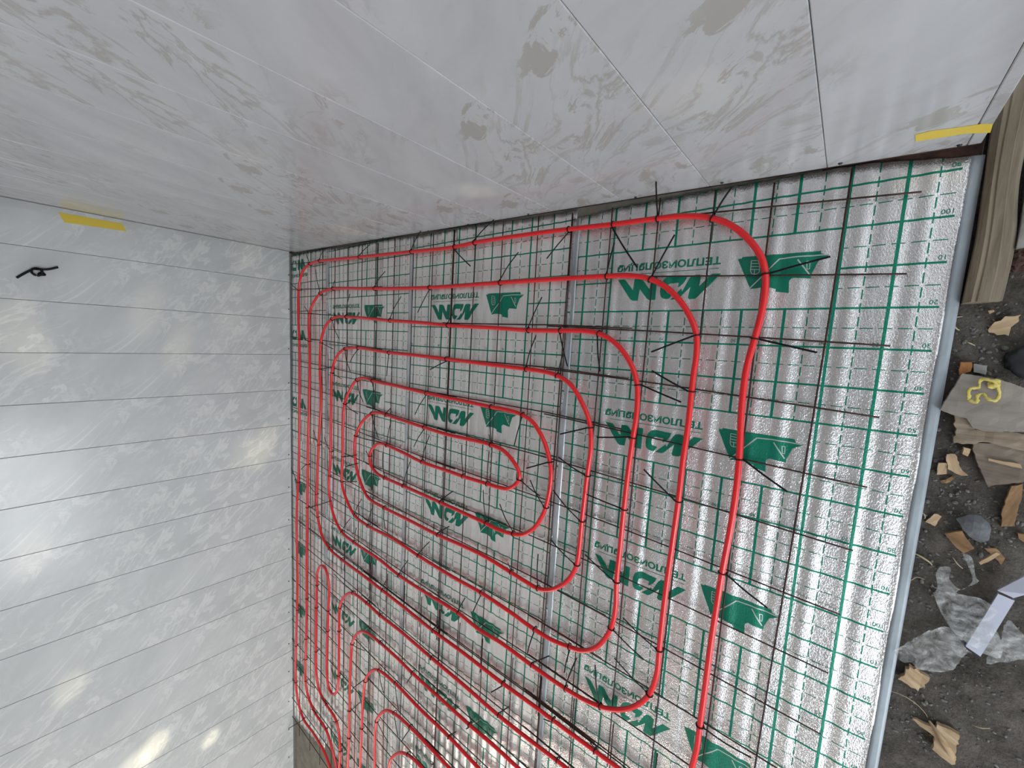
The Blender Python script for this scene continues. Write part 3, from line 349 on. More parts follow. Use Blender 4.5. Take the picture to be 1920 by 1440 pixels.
def wall_patch(name, pts, n, th, material):
    """a thin strip lying on a wall: pts on the wall face, n the direction into the room"""
    c = Vector((sum(p[0] for p in pts) / len(pts), sum(p[1] for p in pts) / len(pts), sum(p[2] for p in pts) / len(pts)))
    bm = bmesh.new(); n = Vector(n)
    a = [bm.verts.new(Vector(p) - c + n * .0004) for p in pts]; b = [bm.verts.new(Vector(p) - c + n * (.0004 + th)) for p in pts]
    bm.faces.new(b); bm.faces.new(a[::-1])
    for i in range(len(pts)):
        j = (i + 1) % len(pts); bm.faces.new((a[i], a[j], b[j], b[i]))
    bmesh.ops.recalc_face_normals(bm, faces=bm.faces)
    return obj(name, bm, material, None, c)
tag(wall_patch('masking_tape', TAPE_LEFT, (1, .0114, 0), .0006, m_yellow), 'yellow masking tape strip stuck upright on the planked left wall beside the corner', 'tape')
tag(wall_patch('masking_tape', TAPE_BACK, (-.0345, -1, 0), .0006, m_yellow), 'yellow masking tape strip stuck flat at the open end of the back wall', 'tape')

# knotted cable coming out of the left wall
c0 = HOOK[5]
hk = empty('wall_cable', c0); tag(hk, 'short black knotted cable stub sticking out of the left wall', 'cable')
bm = bmesh.new(); tube(bm, spline([Vector(p) - Vector(c0) + Vector((.008 if 3 < i < 9 else 0, 0, 0)) for i, p in enumerate(HOOK)], .006), .0055, 8)
obj('cable', bm, m_tie, hk, smooth=True)
bm = bmesh.new(); bmesh.ops.create_icosphere(bm, subdivisions=2, radius=.011)
for v in bm.verts: v.co = Vector((v.co.x * .7, v.co.y * .9, v.co.z * 1.5)) * (1 + .25 * noise.noise(v.co * 160))
obj('knot', bm, m_tie, hk, smooth=True)

# ------------------------------------------------------------------ insulation mats
def wave(x, y, k):
    a = .5 * math.sin(1.7 * y + k) + .25 * math.sin(4.1 * y + 2 * k)
    amp = 1.25 if k in (0, 7) else 1.5
    return amp * (.00115 * math.sin(2 * PI * x / .057 + a + k) + .00055 * math.sin(2 * PI * x / .0345 - 1.3 * a + 2.1 * k)
            + .0006 * math.sin(2 * PI * y / .31 + 3 * k + 8 * x))
def gap1(x):        # how far the first mat stops short of the back wall
    t = [(-1.07, .036), (-1.035, .035), (-.915, .020), (-.757, .013), (-.60, .008), (-.40, .004), (-.34, .002), (-.26, .003), (-.19, .012), (-.12, .020), (-.05, .022)]
    for (a, ga), (b, gb) in zip(t, t[1:]):
        if a <= x <= b: return ga + (gb - ga) * (x - a) / (b - a)
    return t[0][1] if x < t[0][0] else t[-1][1]
gapn = lambda x: .006 + .004 * math.sin(x * 9)

def slab(bm, x0, x1, ylo, yhi, k, step, ystep, dz=0.0, th=.0055):
    nx = max(1, int(round((x1 - x0) / step))); ny = max(1, int(round(abs(yhi((x0 + x1) / 2) - ylo((x0 + x1) / 2)) / ystep)))
    top = []
    for i in range(nx + 1):
        x = x0 + (x1 - x0) * i / nx; a, b = ylo(x), yhi(x)
        top.append([bm.verts.new((x, a + (b - a) * j / ny, wave(x, a + (b - a) * j / ny, k) + dz)) for j in range(ny + 1)])
    for i in range(nx):
        for j in range(ny):
            bm.faces.new((top[i][j], top[i + 1][j], top[i + 1][j + 1], top[i][j + 1]))
    rim = [top[i][0] for i in range(nx + 1)] + [top[nx][j] for j in range(1, ny + 1)] + [top[i][ny] for i in range(nx - 1, -1, -1)] + [top[0][j] for j in range(ny - 1, 0, -1)]
    low = [bm.verts.new((v.co.x, v.co.y, v.co.z - th)) for v in rim]
    for i in range(len(rim)):
        j = (i + 1) % len(rim); bm.faces.new((rim[j], rim[i], low[i], low[j]))

YB = wall_back_y
MATS = [
    # x0, x1, low edge, top edge, print dx, dy, flip, print limit, label
    (-1.062, -.108, lambda x: -3.36, lambda x: YB(x) - gap1(x), 0.0, 0.0, False, -.118, 'silver foil mat with green grid lying next to the bare earth'),
    (-1.992, -1.052, lambda x: -3.36, lambda x: YB(x) - gapn(x), -.945, -.063, False, -.105, 'second silver foil mat from the bare earth, under the pipe loops'),
    (-2.846, -1.984, lambda x: -3.30 - .02 * x, lambda x: YB(x) - gapn(x), -1.886, -.090, False, -.09, 'third silver foil mat from the bare earth, one row off the left wall'),
    (-3.358, -2.838, lambda x: -1.02, lambda x: YB(x) - gapn(x), -3.998, .235, True, 9, 'narrow foil mat with upside-down lettering in the corner of both walls'),
    (-3.352, -2.838, lambda x: -3.392 + .14 * (x + 3.324), lambda x: -1.005, -2.790, -.385, False, 9, 'narrow foil mat along the left wall ending at bare concrete'),
]
mats = []
for k, (x0, x1, lo, hi, dx, dy, fl, ul, lab) in enumerate(MATS):
    bm = bmesh.new(); slab(bm, x0, x1, lo, hi, k, .0043 if k == 0 else .0050, .028)
    o = obj('insulation_mat', bm, foil_material('foil_%s' % 'abcde'[k], dx, dy, fl, ul), smooth=True)
    tag(o, lab, 'insulation mat', 'foil insulation mats on the floor'); mats.append(o)
def strip(k, x0, x1, material, dz=.0022, name='edge_strip'):
    lo, hi = MATS[k][2], MATS[k][3]
    bm = bmesh.new(); slab(bm, x0, x1, lo, lambda x: hi(x), k + 7, .006, .028, dz, .006 if name == 'edge_strip' else .003)
    return obj(name, bm, material, mats[k], smooth=True)
strip(0, -.1085, -.088, m_strip, -.001)
strip(0, -1.060, -1.034, m_tape, .0024, 'seam_tape')
strip(1, -1.996, -1.968, m_tape, .0024, 'seam_tape')
strip(2, -2.848, -2.822, m_tape, .0024, 'seam_tape')
for s in ():
    pass

# prints: cut into narrow slices once, then draped over the waves of each mat
def slice_up(bm):
    xs = [v.co.x for v in bm.verts]; x = math.floor(min(xs) / .008) * .008
    while x < max(xs):
        bmesh.ops.bisect_plane(bm, geom=bm.verts[:] + bm.edges[:] + bm.faces[:], plane_co=(x, 0, 0), plane_no=(1, 0, 0)); x += .008
    bmesh.ops.triangulate(bm, faces=bm.faces)
def text_mesh(body, size, width=None, loc=(0, 0), rot=PI, bold=.0):
    cu = bpy.data.curves.new('t', 'FONT'); cu.body = body; cu.size = size; cu.offset = bold; cu.resolution_u = 3
    o = bpy.data.objects.new('t', cu); COL.objects.link(o)
    bpy.context.view_layer.update()
    me = bpy.data.meshes.new_from_object(o.evaluated_get(bpy.context.evaluated_depsgraph_get()))
    bpy.data.objects.remove(o); bpy.data.curves.remove(cu)
    xs = [v.co.x for v in me.vertices]; ys = [v.co.y for v in me.vertices]
    sx = (width / (max(xs) - min(xs))) if width else 1
    c, s = math.cos(rot), math.sin(rot); x0 = min(xs)
    for v in me.vertices:
        x, y = (v.co.x - x0) * sx, v.co.y
        v.co = (loc[0] + c * x - s * y, loc[1] + s * x + c * y, 0)
    bm = bmesh.new(); bm.from_mesh(me); bpy.data.meshes.remove(me); return bm
bt = text_mesh('ТЕПЛОИЗОЛЯЦИЯ', .0295, .3135, (-.5665, .0565), PI, .0010)
bmesh.ops.delete(bt, geom=[], context='VERTS')
vs = [bt.verts.new((x, y, 0)) for x, y in ((-.862, .0238), (-.570, .0238), (-.570, .0222), (-.862, .0222))]; bt.faces.new(vs)
slice_up(bt)
def polys(lst):
    bm = bmesh.new()
    for poly in lst: bm.faces.new([bm.verts.new((x, y, 0)) for x, y in poly])
    slice_up(bm); return bm
bl = polys(LOGO); bh = polys([HOUSE])
bw = bmesh.new()
for line in HOUSE_LINES:
    w = .0016 if line in HOUSE_LINES[:2] else .0008
    for (xa, ya), (xb, yb) in zip(line, line[1:]):
        d = Vector((xb - xa, yb - ya)); n = Vector((-d.y, d.x)).normalized() * w
        bw.faces.new([bw.verts.new((px, py, 0)) for px, py in ((xa + n.x, ya + n.y), (xb + n.x, yb + n.y), (xb - n.x, yb - n.y), (xa - n.x, ya - n.y))])
slice_up(bw)
def drape(src, name, material, k, dx, dy, flip, lift):
    x0, x1, lo, hi = MATS[k][:4]
    bm = src.copy(); s = -1 if flip else 1
    for v in bm.verts: v.co.x = dx + s * v.co.x; v.co.y = dy + s * v.co.y
    for co, no in (((x0 + .002, 0, 0), (1, 0, 0)), ((x1 - .002, 0, 0), (-1, 0, 0))):
        bmesh.ops.bisect_plane(bm, geom=bm.verts[:] + bm.edges[:] + bm.faces[:], plane_co=co, plane_no=no, clear_inner=True)
    dead = [f for f in bm.faces if not (lo(f.calc_center_median().x) + .003 < f.calc_center_median().y < hi(f.calc_center_median().x) - .002)]
    bmesh.ops.delete(bm, geom=dead, context='FACES')
    if not bm.faces: bm.free(); return
    for v in bm.verts: v.co.z = wave(v.co.x, v.co.y, k) + lift
    for f in bm.faces:
        f.normal_update()
        if f.normal.z < 0: f.normal_flip()
    return obj(name, bm, material, mats[k], smooth=True)
ROWS = {0: range(-1, 5), 1: range(-1, 6), 2: range(-1, 7), 3: range(-1, 4), 4: range(-1, 6)}
for k, rows in ROWS.items():
    dx, dy, fl = MATS[k][4:7]
    for r in rows:
        yy = dy + (.5 if fl else -.5) * r * (-1 if fl else 1)
        drape(bt, 'printed_lettering', m_ink, k, dx, yy, fl, .00055)
        drape(bl, 'printed_emblem', m_ink, k, dx, yy, fl, .00055)
        drape(bh, 'printed_house', m_ink, k, dx, yy, fl, .00055)
        drape(bw, 'printed_house_lines', m_inkline, k, dx, yy, fl, .0009)
# grid numbers along one line of every row and down the right margin
for k in (0, 1, 2):
    dx, dy = MATS[k][4:6]; allb = bmesh.new()
    def add(bmx):
        me = bpy.data.meshes.new('n'); bmx.to_mesh(me); bmx.free(); allb.from_mesh(me); bpy.data.meshes.remove(me)
    for r in range(-1, 6):
        for q in range(2, 11):
            add(text_mesh(str(q * 10), .0135, None, (-q * .1 - .0065, -.2 - .5 * r + .0145), PI))
    if k == 0:
        for q in range(-2, 20):
            add(text_mesh(str((q + 1) % 10 * 10 or 100), .0150, None, (-.1205, -q * .1 + .0165), PI))
    drape(allb, 'printed_numbers', m_ink, k, dx, dy, False, .0006)['kind'] = 'stuff'; allb.free()
for b_ in (bt, bl, bh, bw): b_.free()

# ------------------------------------------------------------------ welded wire mesh
XS = [[-.303, -.455, -.600, -.757, -.914, -1.067], [-1.060, -1.208, -1.381, -1.531, -1.664],
      [-1.676, -1.815, -1.962, -2.117, -2.269], [-2.282, -2.419, -2.572, -2.719, -2.877, -3.035, -3.203]]
XR = [(-1.14, -.172), (-1.74, -.80), (-2.36, -1.60), (-3.335, -2.20)]
PLACE = ['beside the bare earth', 'second from the bare earth', 'third from the bare earth', 'beside the left wall']
RUN = [(-.10, .152), (-.17, .155), (-.7, .183), (-1.1, .199), (-1.7, .204), (-2.0, .215), (-2.9, .253), (-3.5, .272)]
def run_y(x):       # the wires along x lie under the pipe runs
    for (a, ya_), (b, yb_) in zip(RUN, RUN[1:]):
        if b <= x <= a: return ya_ + (yb_ - ya_) * (x - a) / (b - a)
    return RUN[0][1]
def rod(pts_fn, n, root, r=.0023):
    bm = bmesh.new(); tube(bm, [Vector(pts_fn(i / n)) - root.location for i in range(n + 1)], r, 6)
    obj('rod', bm, m_rod, root, smooth=True)
for row, (ya, yb) in enumerate(((None, -1.78), (-1.60, -3.46))):
    for s in range(4):
        xa, xb = XR[s]
        root = empty('wire_mesh', ((xa + xb) / 2, ((.25 if row == 0 else ya) + yb) / 2, 0))
        tag(root, 'rusty wire mesh, %s, %s' % (PLACE[s], 'touching the back wall' if row == 0 else 'in the row away from the back wall'), 'wire mesh', 'rusty wire mesh sheets on the foil')
        z0 = .0085 + (.0045 if s % 2 else 0.0) + .002 * row
        for x in XS[s]:
            xx = x + (.010 if row else 0); ph = rng.random() * 6; tilt = -.028 if row == 0 and s == 0 and x > -.35 else rng.uniform(-.006, .006)
            top = (YB(x) - .010 - rng.random() * .012) if row == 0 else ya
            def f(t, xx=xx, ph=ph, tilt=tilt, top=top):
                y = top + (yb - top) * t
                return (xx + tilt * t + .0028 * math.sin(2.6 * y + ph), y, z0 + .0018 * math.sin(3.1 * y + ph))
            rod(f, 22, root)
        for i in range(22):
            y = run_y((xa + xb) / 2) - .1738 * i
            if y < yb or (row and y > ya - .02): continue
            oy = (0, .004, -.003, .004)[s] + rng.uniform(-.003, .003) + (.012 if row else 0); ph = rng.random() * 6
            e0 = xb - rng.uniform(0, .010) - (.0035 * i if s == 0 else 0); e1 = xa + rng.uniform(0, .02)
            def f(t, i=i, oy=oy, ph=ph, e0=e0, e1=e1):
                x = e0 + (e1 - e0) * t
                return (x, run_y(x) - .1738 * i + oy + .0025 * math.sin(3.0 * x + ph), z0 + .0042 + .0018 * math.sin(2.7 * x + ph))
            rod(f, 16, root)

# ------------------------------------------------------------------ red heating pipes
PZ = .0275; PR = .0087
PIPE_LABEL = {'outer': 'outermost red heating pipe, following both walls and the foil edge',
              'spiral': 'long red heating pipe coiled as a nested snail inside the outermost pipe',
              'hairpin': 'red heating pipe with a narrow hairpin bend close to the left wall',
              'arch1': 'largest red pipe arch of the second coil in the foreground',
              'arch2': 'second largest red pipe arch of the second coil in the foreground',
              'arch3': 'third largest red pipe arch of the second coil in the foreground',
              'arch4': 'smallest red pipe arch of the second coil at the lower picture edge'}
SEGS = []
for name, segs in PIPES.items():
    flat = []
    for sn, pts in segs:
        flat += pts
    d0 = (Vector(flat[0]) - Vector(flat[1])).normalized(); d1 = (Vector(flat[-1]) - Vector(flat[-2])).normalized()
    pts = [Vector(flat[0]) + d0 * .45] + [Vector(p) for p in flat] + [Vector(flat[-1]) + d1 * .45]
    sm = spline([(p.x, p.y, PZ) for p in pts], .016)
    for p in sm: p.z = PZ + .0012 * math.sin(5 * p.x + 3 * p.y)
    c = Vector((flat[len(flat) // 2][0], flat[len(flat) // 2][1], 0))
    bm = bmesh.new(); tube(bm, [p - c for p in sm], PR, 12)
    tag(obj('heating_pipe', bm, m_pipe, None, c, smooth=True), PIPE_LABEL[name], 'pipe', 'red floor heating pipes')
    for sn, pp in segs:
        SEGS.append((sn, spline([(x, y, PZ) for x, y in pp], .012)))

# ------------------------------------------------------------------ cable ties
RING = {'outer': 'outermost pipe', 'second': 'second pipe loop', 'third': 'third pipe loop', 'fourth': 'fourth pipe loop', 'fifth': 'fifth pipe loop',
        'sixth': 'sixth pipe loop', 'seventh': 'innermost pipe loop', 'hairpin': 'hairpin pipe', 'archone': 'largest foreground arch', 'archtwo': 'second foreground arch',
        'archthree': 'third foreground arch', 'archfour': 'smallest foreground arch'}
ORD = ['first', 'second', 'third', 'fourth', 'fifth', 'sixth', 'seventh', 'eighth', 'ninth', 'tenth', 'eleventh', 'twelfth', 'thirteenth', 'fourteenth', 'fifteenth', 'sixteenth', 'seventeenth', 'eighteenth', 'nineteenth', 'twentieth']
found = {}
for (px, py, qx, qy, qz) in TIES:
    best = None
    for sn, sp in SEGS:
        for i, p in enumerate(sp):
            d = (p.x - px) ** 2 + (p.y - py) ** 2
            if best is None or d < best[0]:
                best = (d, sn, p, (sp[min(i + 1, len(sp) - 1)] - sp[max(i - 1, 0)]).normalized())
    found.setdefault(best[1], []).append((best[2], best[3], Vector((qx, qy, qz))))
for sn, lst in found.items():
    ring, side = sn.split('|')
    lst.sort(key=(lambda t: t[0].x) if side in ('top', 'bottom') else (lambda t: -t[0].y))
    ref = 'from planked wall' if side in ('top', 'bottom') else 'from back wall'
    for i, (p, t, q) in enumerate(lst):
        bm = bmesh.new(); up = Vector((0, 0, 1)); sd = t.cross(up).normalized()
        cz = PZ - .0035; a, b = PR + .0018, PR + .0055
        cc = Vector((0, 0, cz)); lp = []
        for k in range(15):
            an = 2 * PI * k / 14; lp.append(cc + sd * (a * math.cos(an)) + up * (b * math.sin(an)))
        lp[-1] = lp[0].copy(); tube(bm, lp, .0023, 5, False)
        qq = q - p; qq.z = q.z
        sgn = 1 if qq.dot(sd) >= 0 else -1
        h = cc + sd * (sgn * (a + .001)) + up * .003
        m = Matrix.Translation(h) @ Matrix.Rotation(math.atan2(t.y, t.x), 4, 'Z')
        r = bmesh.ops.create_cube(bm, size=1, matrix=m @ Matrix.Diagonal((.0052, .0045, .0046, 1)))
        L = (Vector((qq.x, qq.y, qq.z)) - h).length
        if L > .012:
            mid = (h + qq) / 2 + up * min(.010, .06 * L) * (.2 + .8 * rng.random())
            tube(bm, spline([h, mid, qq], max(.012, L / 8)), .0027, 6, True, .7)
        o = obj('cable_tie', bm, m_tie, None, (p.x, p.y, 0))
        tag(o, 'black cable tie, %s %s, %s side of %s' % (ORD[i], ref, {'bottom': 'lower', 'top': 'upper'}.get(side, side), RING[ring]) if len(lst) > 1 else
            'only black cable tie on %s side of %s' % ({'bottom': 'lower', 'top': 'upper'}.get(side, side), RING[ring]), 'cable tie', 'black cable ties on the red pipes')

# ------------------------------------------------------------------ bare earth at the right
def lin(a, b, s):
    n = int(round((b - a) / s)); return [a + (b - a) * i / n for i in range(n)]
def ground_z(x, y):
    p = Vector((x, y, 0))
    return -.019 + .008 * noise.noise(p * 7) + .004 * noise.noise(p * 23 + Vector((3, 1, 0))) + .0022 * noise.noise(p * 75)
gx = lin(-.10, .30, .007) + lin(.30, 1.6, .06) + [1.6]
gy = lin(-3.4, -1.7, .06) + lin(-1.7, .5, .009) + lin(.5, 1.4, .06) + [1.4]
bm = bmesh.new(); gv = [[bm.verts.new((x, y, ground_z(x, y))) for y in gy] for x in gx]
for i in range(len(gx) - 1):
    for j in range(len(gy) - 1): bm.faces.new((gv[i][j], gv[i + 1][j], gv[i + 1][j + 1], gv[i][j + 1]))
tag(obj('ground', bm, m_soil, smooth=True), kind='structure')

# gravel and crumbs nobody could count
bm = bmesh.new()
zones = [(-.07, -.40), (-.06, -.55), (-.04, -.50), (-.03, -.62), (-.06, -.72), (-.05, -1.10), (0, -1.0), (.02, -.6), (-.05, -.18), (-.02, -.2)]
for i in range(900):
    if i % 5 < 3:
        zx, zy = zones[rng.randrange(len(zones))]; x = zx + rng.gauss(0, .03); y = zy + rng.gauss(0, .05)
    else: x = rng.uniform(-.085, .2); y = rng.uniform(-1.35, .0)
    if x < -.084: continue
    r = abs(rng.gauss(.0010, .0010)) + .0007
    g = bmesh.ops.create_icosphere(bm, subdivisions=1, radius=r, matrix=Matrix.Translation((x, y, ground_z(x, y) + r * .3)) @ Matrix.Rotation(rng.random() * 6, 4, 'Z') @ Matrix.Diagonal((1.5, .9, .6, 1)))
tag(obj('gravel', bm, m_stone), 'fine gravel and crumbs strewn over the bare earth', 'gravel', None, 'stuff')

def piece(name, poly, z, th, material, label, cat, group=None, tilt=(0, 0), rag=.0015, grain=None, bow=0.0):
    """a flat piece with a ragged outline, lying on the ground, thickness th, its underside at about z"""
    cx, cy = centre(poly); bm = bmesh.new(); out = []
    for i, p in enumerate(poly):
        q = poly[(i + 1) % len(poly)]; L = math.hypot(q[0] - p[0], q[1] - p[1]); n = max(1, int(L / .006))
        for k in range(n):
            t = k / n; j = rag if k else 0
            out.append((p[0] + (q[0] - p[0]) * t - cx + rng.uniform(-j, j), p[1] + (q[1] - p[1]) * t - cy + rng.uniform(-j, j)))
    f = bm.faces.new([bm.verts.new((x, y, 0)) for x, y in out]); f.normal_update()
    if f.normal.z > 0: f.normal_flip()
    r = bmesh.ops.extrude_face_region(bm, geom=[f]); tv = [e for e in r['geom'] if isinstance(e, bmesh.types.BMVert)]
    for v in tv: v.co.z += th
    topf = [e for e in r['geom'] if isinstance(e, bmesh.types.BMFace)]
    xs = [v.co.x for v in bm.verts]; ys = [v.co.y for v in bm.verts]
    for ax, vals in ((0, xs), (1, ys)):
        c = min(vals) + .012
        while c < max(vals):
            no = (1, 0, 0) if ax == 0 else (0, 1, 0)
            bmesh.ops.bisect_plane(bm, geom=bm.verts[:] + bm.edges[:] + bm.faces[:], plane_co=(c if ax == 0 else 0, c if ax else 0, 0), plane_no=no); c += .012
    sz = max(max(xs) - min(xs), max(ys) - min(ys), .01)
    sd = rng.random() * 50
    for v in bm.verts:
        v.co.z += tilt[0] * v.co.x + tilt[1] * v.co.y - bow * (v.co.x ** 2 + v.co.y ** 2) / sz + .12 * th * noise.noise(Vector((v.co.x * 60, v.co.y * 60, sd)))
    bmesh.ops.triangulate(bm, faces=[f for f in bm.faces if len(f.verts) > 4])
    if grain is not None:
        bmesh.ops.rotate(bm, verts=bm.verts, matrix=Matrix.Rotation(-grain, 3, 'Z'))
    o = obj(name, bm, material, None, (cx, cy, z))
    if grain is not None: o.rotation_euler = (0, 0, grain)
    return tag(o, label, cat, group)
LT = LITTER
G0 = -.019
CH = 'wood chips on the bare earth'
piece('wood_chip', LT['birch'], G0 + .003, .006, m_chip, 'large pale tapering wood chip below the end of the timber beam', 'wood chip', CH, (.1, .1), .0025, .4)
piece('wood_chip', LT['tinychip'], G0 + .002, .004, m_chip, 'tiny pale wood chip just in front of the timber beam end', 'wood chip', CH)
piece('board_offcut', LT['ply'], .006, .012, m_grey_wood, 'smooth grey board offcut with a slanted end, yellow tape lying on it', 'board', None, (.05, 0), .0006, -.05)
sp = piece('split_board', LT['split'], -.008, .013, m_split, 'splintered board end poking out beneath the grey board offcut', 'board', None, (.02, 0), .002, .05)
piece('old_plank', LT['plank'], -.016, .016, m_old_wood, 'dark weathered plank running out at the right below the split board', 'plank', None, (.02, .02), .0015, -.1)
piece('brick_fragment', LT['brick'], G0 + .001, .016, m_brick, 'small orange brick fragment above the grey board offcut', 'brick', None, (0, .1), .0015)
piece('block_fragment', LT['greyblock'], G0 + .001, .014, m_block, 'small grey block fragment right of the orange brick piece', 'block', None, (0, 0), .001)
piece('wood_lath', LT['lath'], G0 + .004, .009, m_chip2, 'orange brown broken lath hanging below the dark weathered plank', 'wood chip', CH, (.05, .05), .001, 1.3)
piece('wood_chip', LT['squarechip'], G0 + .004, .008, m_chip, 'square pale wood chip touching the long forked chip', 'wood chip', CH, (0, .1), .001, 1.4)
piece('wood_chip', LT['longchip'], G0 + .008, .007, m_chip, 'long pale forked wood chip left of the dark plank', 'wood chip', CH, (0, -.1), .0015, 1.9)
piece('wood_chip', LT['upchip'], G0 + .010, .012, m_chip, 'small blocky wood chip under the split board end', 'wood chip', CH, (0, .2), .001)
piece('wood_shaving', LT['shaving'], G0 + .004, .004, m_chip2, 'thin curled wood shaving below the square chip', 'wood chip', CH, (.1, 0), .001, .3, 1.5)
piece('wood_chip', LT['midchip'], G0 + .004, .005, m_chip, 'pale kite-shaped wood chip above the foil edge twig', 'wood chip', CH, (0, .1), .0008, .7)
piece('wood_chip', LT['boardchip'], G0 + .006, .012, m_chip2, 'brown rectangular wood chip partly covered by the grey felt flap', 'wood chip', CH, (.15, -.05), .0008, -.5)
piece('felt_flap', LT['felt'], .004, .004, m_felt, 'dark grey felt scrap leaning over the brown rectangular chip', 'felt', None, (.05, .15), .001, None, .8)
piece('wood_stick', LT['stick'], .000, .007, m_chip, 'short pale splinter of wood lying below the grey felt scrap', 'wood chip', CH, (.1, .1), .0006, .6)
piece('wood_chip', LT['darkchip'], G0 + .003, .006, m_chip2, 'dull brown wood chip underneath the short pale splinter', 'wood chip', CH, (0, 0), .0015, .3)
piece('wood_chip', LT['rchip'], G0 + .004, .007, m_chip2, 'brown wood chip cut by the right picture edge beside the felt scrap', 'wood chip', CH)
piece('wood_sliver', LT['sliver'], .003, .005, m_chip, 'pale thin sliver lying on the dark weathered plank', 'wood chip', CH, (0, 0), .0006, -.1)
piece('wood_chip', LT['chipA'], G0 + .006, .014, m_chip, 'thick jagged pale wood chip below the plastic film', 'wood chip', CH, (.1, .15), .0028, -.6)
cB = piece('wood_chip', LT['chipB'], G0 + .006, .012, m_chip, 'large split wood chip with a long pointed spike, nearest the viewer', 'wood chip', CH, (.12, -.05), .0018, -.45)
bm = bmesh.new(); tube(bm, [(-.035, .022, .010), (0, .006, .020), (.03, -.012, .016)], .007, 6, True, .6, [.002, .007, .006]); obj('spike', bm, m_chip, cB, smooth=True)

def stalk(name, pts, r, material, label, cat, group=None, lift=.004):
    c = Vector((*pts[len(pts) // 2], 0)); q = []
    for i, (x, y) in enumerate(pts): q.append(Vector((x, y, max(ground_z(x, y), -.03) + r + lift * math.sin(PI * i / (len(pts) - 1)) + .001)) - c)
    bm = bmesh.new(); sp = spline(q, .004); n = len(sp)
    tube(bm, sp, r, 6, True, 1.0, [r * (1 - .45 * abs(2 * i / (n - 1) - 1)) for i in range(n)])
    tag(obj(name, bm, material, None, c, smooth=True), label, cat, group)
TW = 'straws and twigs on the bare earth'
stalk('straw', LT['straw'], .0010, m_twig, 'thin bent straw arching from the foil edge to the spiked chip', 'straw', TW)
stalk('twig', LT['twig1'], .0022, m_twig, 'pale twig leading from the foil edge to the plastic film', 'twig', TW)
stalk('straw', LT['twig2'], .0012, m_twig, 'bent straw beside the foil edge left of the plastic film', 'straw', TW)
stalk('twig', LT['twig3'], .0014, m_twig, 'short dark twig inside the loop of the plastic film', 'twig', TW)
stalk('straw', LT['twig4'], .0012, m_twig, 'pale straw right of the spiked wood chip', 'straw', TW)
stalk('straw', LT['twig5'], .0015, m_twig, 'short pale straw above the orange brick fragment', 'straw', TW)
stalk('wood_sliver', LT['twig6'], .0022, m_twig, 'pale curved sliver against the foil corner below the timber beam', 'twig', TW)
stalk('straw', LT['twig7'], .0014, m_twig, 'straight pale straw crossing the top of the curved sliver', 'straw', TW)
stalk('wire_loop', LT['wire'], .0012, m_twig, 'pale curl of stripping beside the kite-shaped chip', 'straw', TW)
SL = ['pale round pebble below the curled shaving', 'small pale pebble right of the round pebble', 'tiny white scrap of stone by the curl of stripping', 'pale pebble above the square chip', 'flat dark stone left of the square chip',
      'small pebble left of the orange brick fragment', 'pale pebble left of the grey board offcut', 'round grey stone at the upper right near the rubber lump', 'white stone flake against the foil edge', 'tiny pale pebble beside the large tapering chip', 'pebble left of the large tapering chip', 'whitish lump at the loop of the plastic film', 'grey lump inside the loop of the plastic film']
for (x, y), lab in zip(LT['stones'], SL):
    r = .0050 if 'round' in lab or 'lump' in lab or 'flat' in lab or 'flake' in lab else .0033
    bm = bmesh.new(); bmesh.ops.create_icosphere(bm, subdivisions=2, radius=r)
    sd = Vector((rng.random() * 9, 0, 0))
    for v in bm.verts: v.co = v.co * (1 + .35 * noise.noise(v.co * 130 + sd)); v.co.z *= .65
    tag(obj('stone', bm, m_stone, None, (x, y, ground_z(x, y) + r * .45), smooth=True), lab, 'stone', 'pebbles on the bare earth')

# timber beam, pale block and bark beside the end of the back wall
bp = LT['beam']
bmt = bmesh.new()
NB = 26
def beam_x(t): return (-.0845 + .003 * math.sin(7 * t), -.030 - .006 * t + .004 * math.sin(11 * t))
ring = []
for i in range(NB + 1):
    t = i / NB; y = -.092 + .62 * t; xl, xr = beam_x(t); w = xr - xl
    sec = [(xl, -.030), (xl, .012 + .002 * math.sin(9 * t)), (xl + w * .18, .020), (xl + w * .30, .0185), (xl + w * .34, .021), (xl + w * .62, .0225), (xl + w * .66, .019), (xl + w * .86, .017), (xr, .008), (xr, -.030)]
    ring.append([bmt.verts.new((x + .0012 * noise.noise(Vector((x * 90, y * 9, 1))), y + .006 * (noise.noise(Vector((x * 80, 0, 5))) if i in (0, NB) else 0), z + .0015 * noise.noise(Vector((x * 120, y * 8, 3))))) for x, z in sec])
for a, b in zip(ring, ring[1:]):
    for k in range(10): bmt.faces.new((a[k], a[(k + 1) % 10], b[(k + 1) % 10], b[k]))
bmt.faces.new(ring[0]); bmt.faces.new(ring[-1][::-1])
bmesh.ops.recalc_face_normals(bmt, faces=bmt.faces)
tag(obj('timber_beam', bmt, m_beam), 'rough weathered timber beam lying on the earth past the end of the back wall', 'beam')
bm = bmesh.new(); box(bm, -.026, .16, .018, .34, -.035, .014)
bmesh.ops.subdivide_edges(bm, edges=bm.edges[:], cuts=7, use_grid_fill=True)
for v in bm.verts: v.co += Vector((noise.noise(v.co * 25), noise.noise(v.co * 25 + Vector((5, 0, 0))), noise.noise(v.co * 30 + Vector((0, 7, 0))))) * .007
tag(obj('concrete_block', bm, m_block, smooth=True), 'pale crumbling concrete block to the right of the timber beam', 'block')
mx = centre(LT['moss'])
bm = bmesh.new(); bmesh.ops.create_icosphere(bm, subdivisions=4, radius=1)
for v in bm.verts:
    v.co = Vector((v.co.x * .032, v.co.y * .027, v.co.z * .013)) * (1 + .5 * noise.noise(v.co * 3.2) + .25 * noise.noise(v.co * 9))
tag(obj('bark_clump', bm, m_moss, None, (mx[0] + .004, mx[1], -.008)), 'dark rotten clump of bark below the concrete block', 'bark')
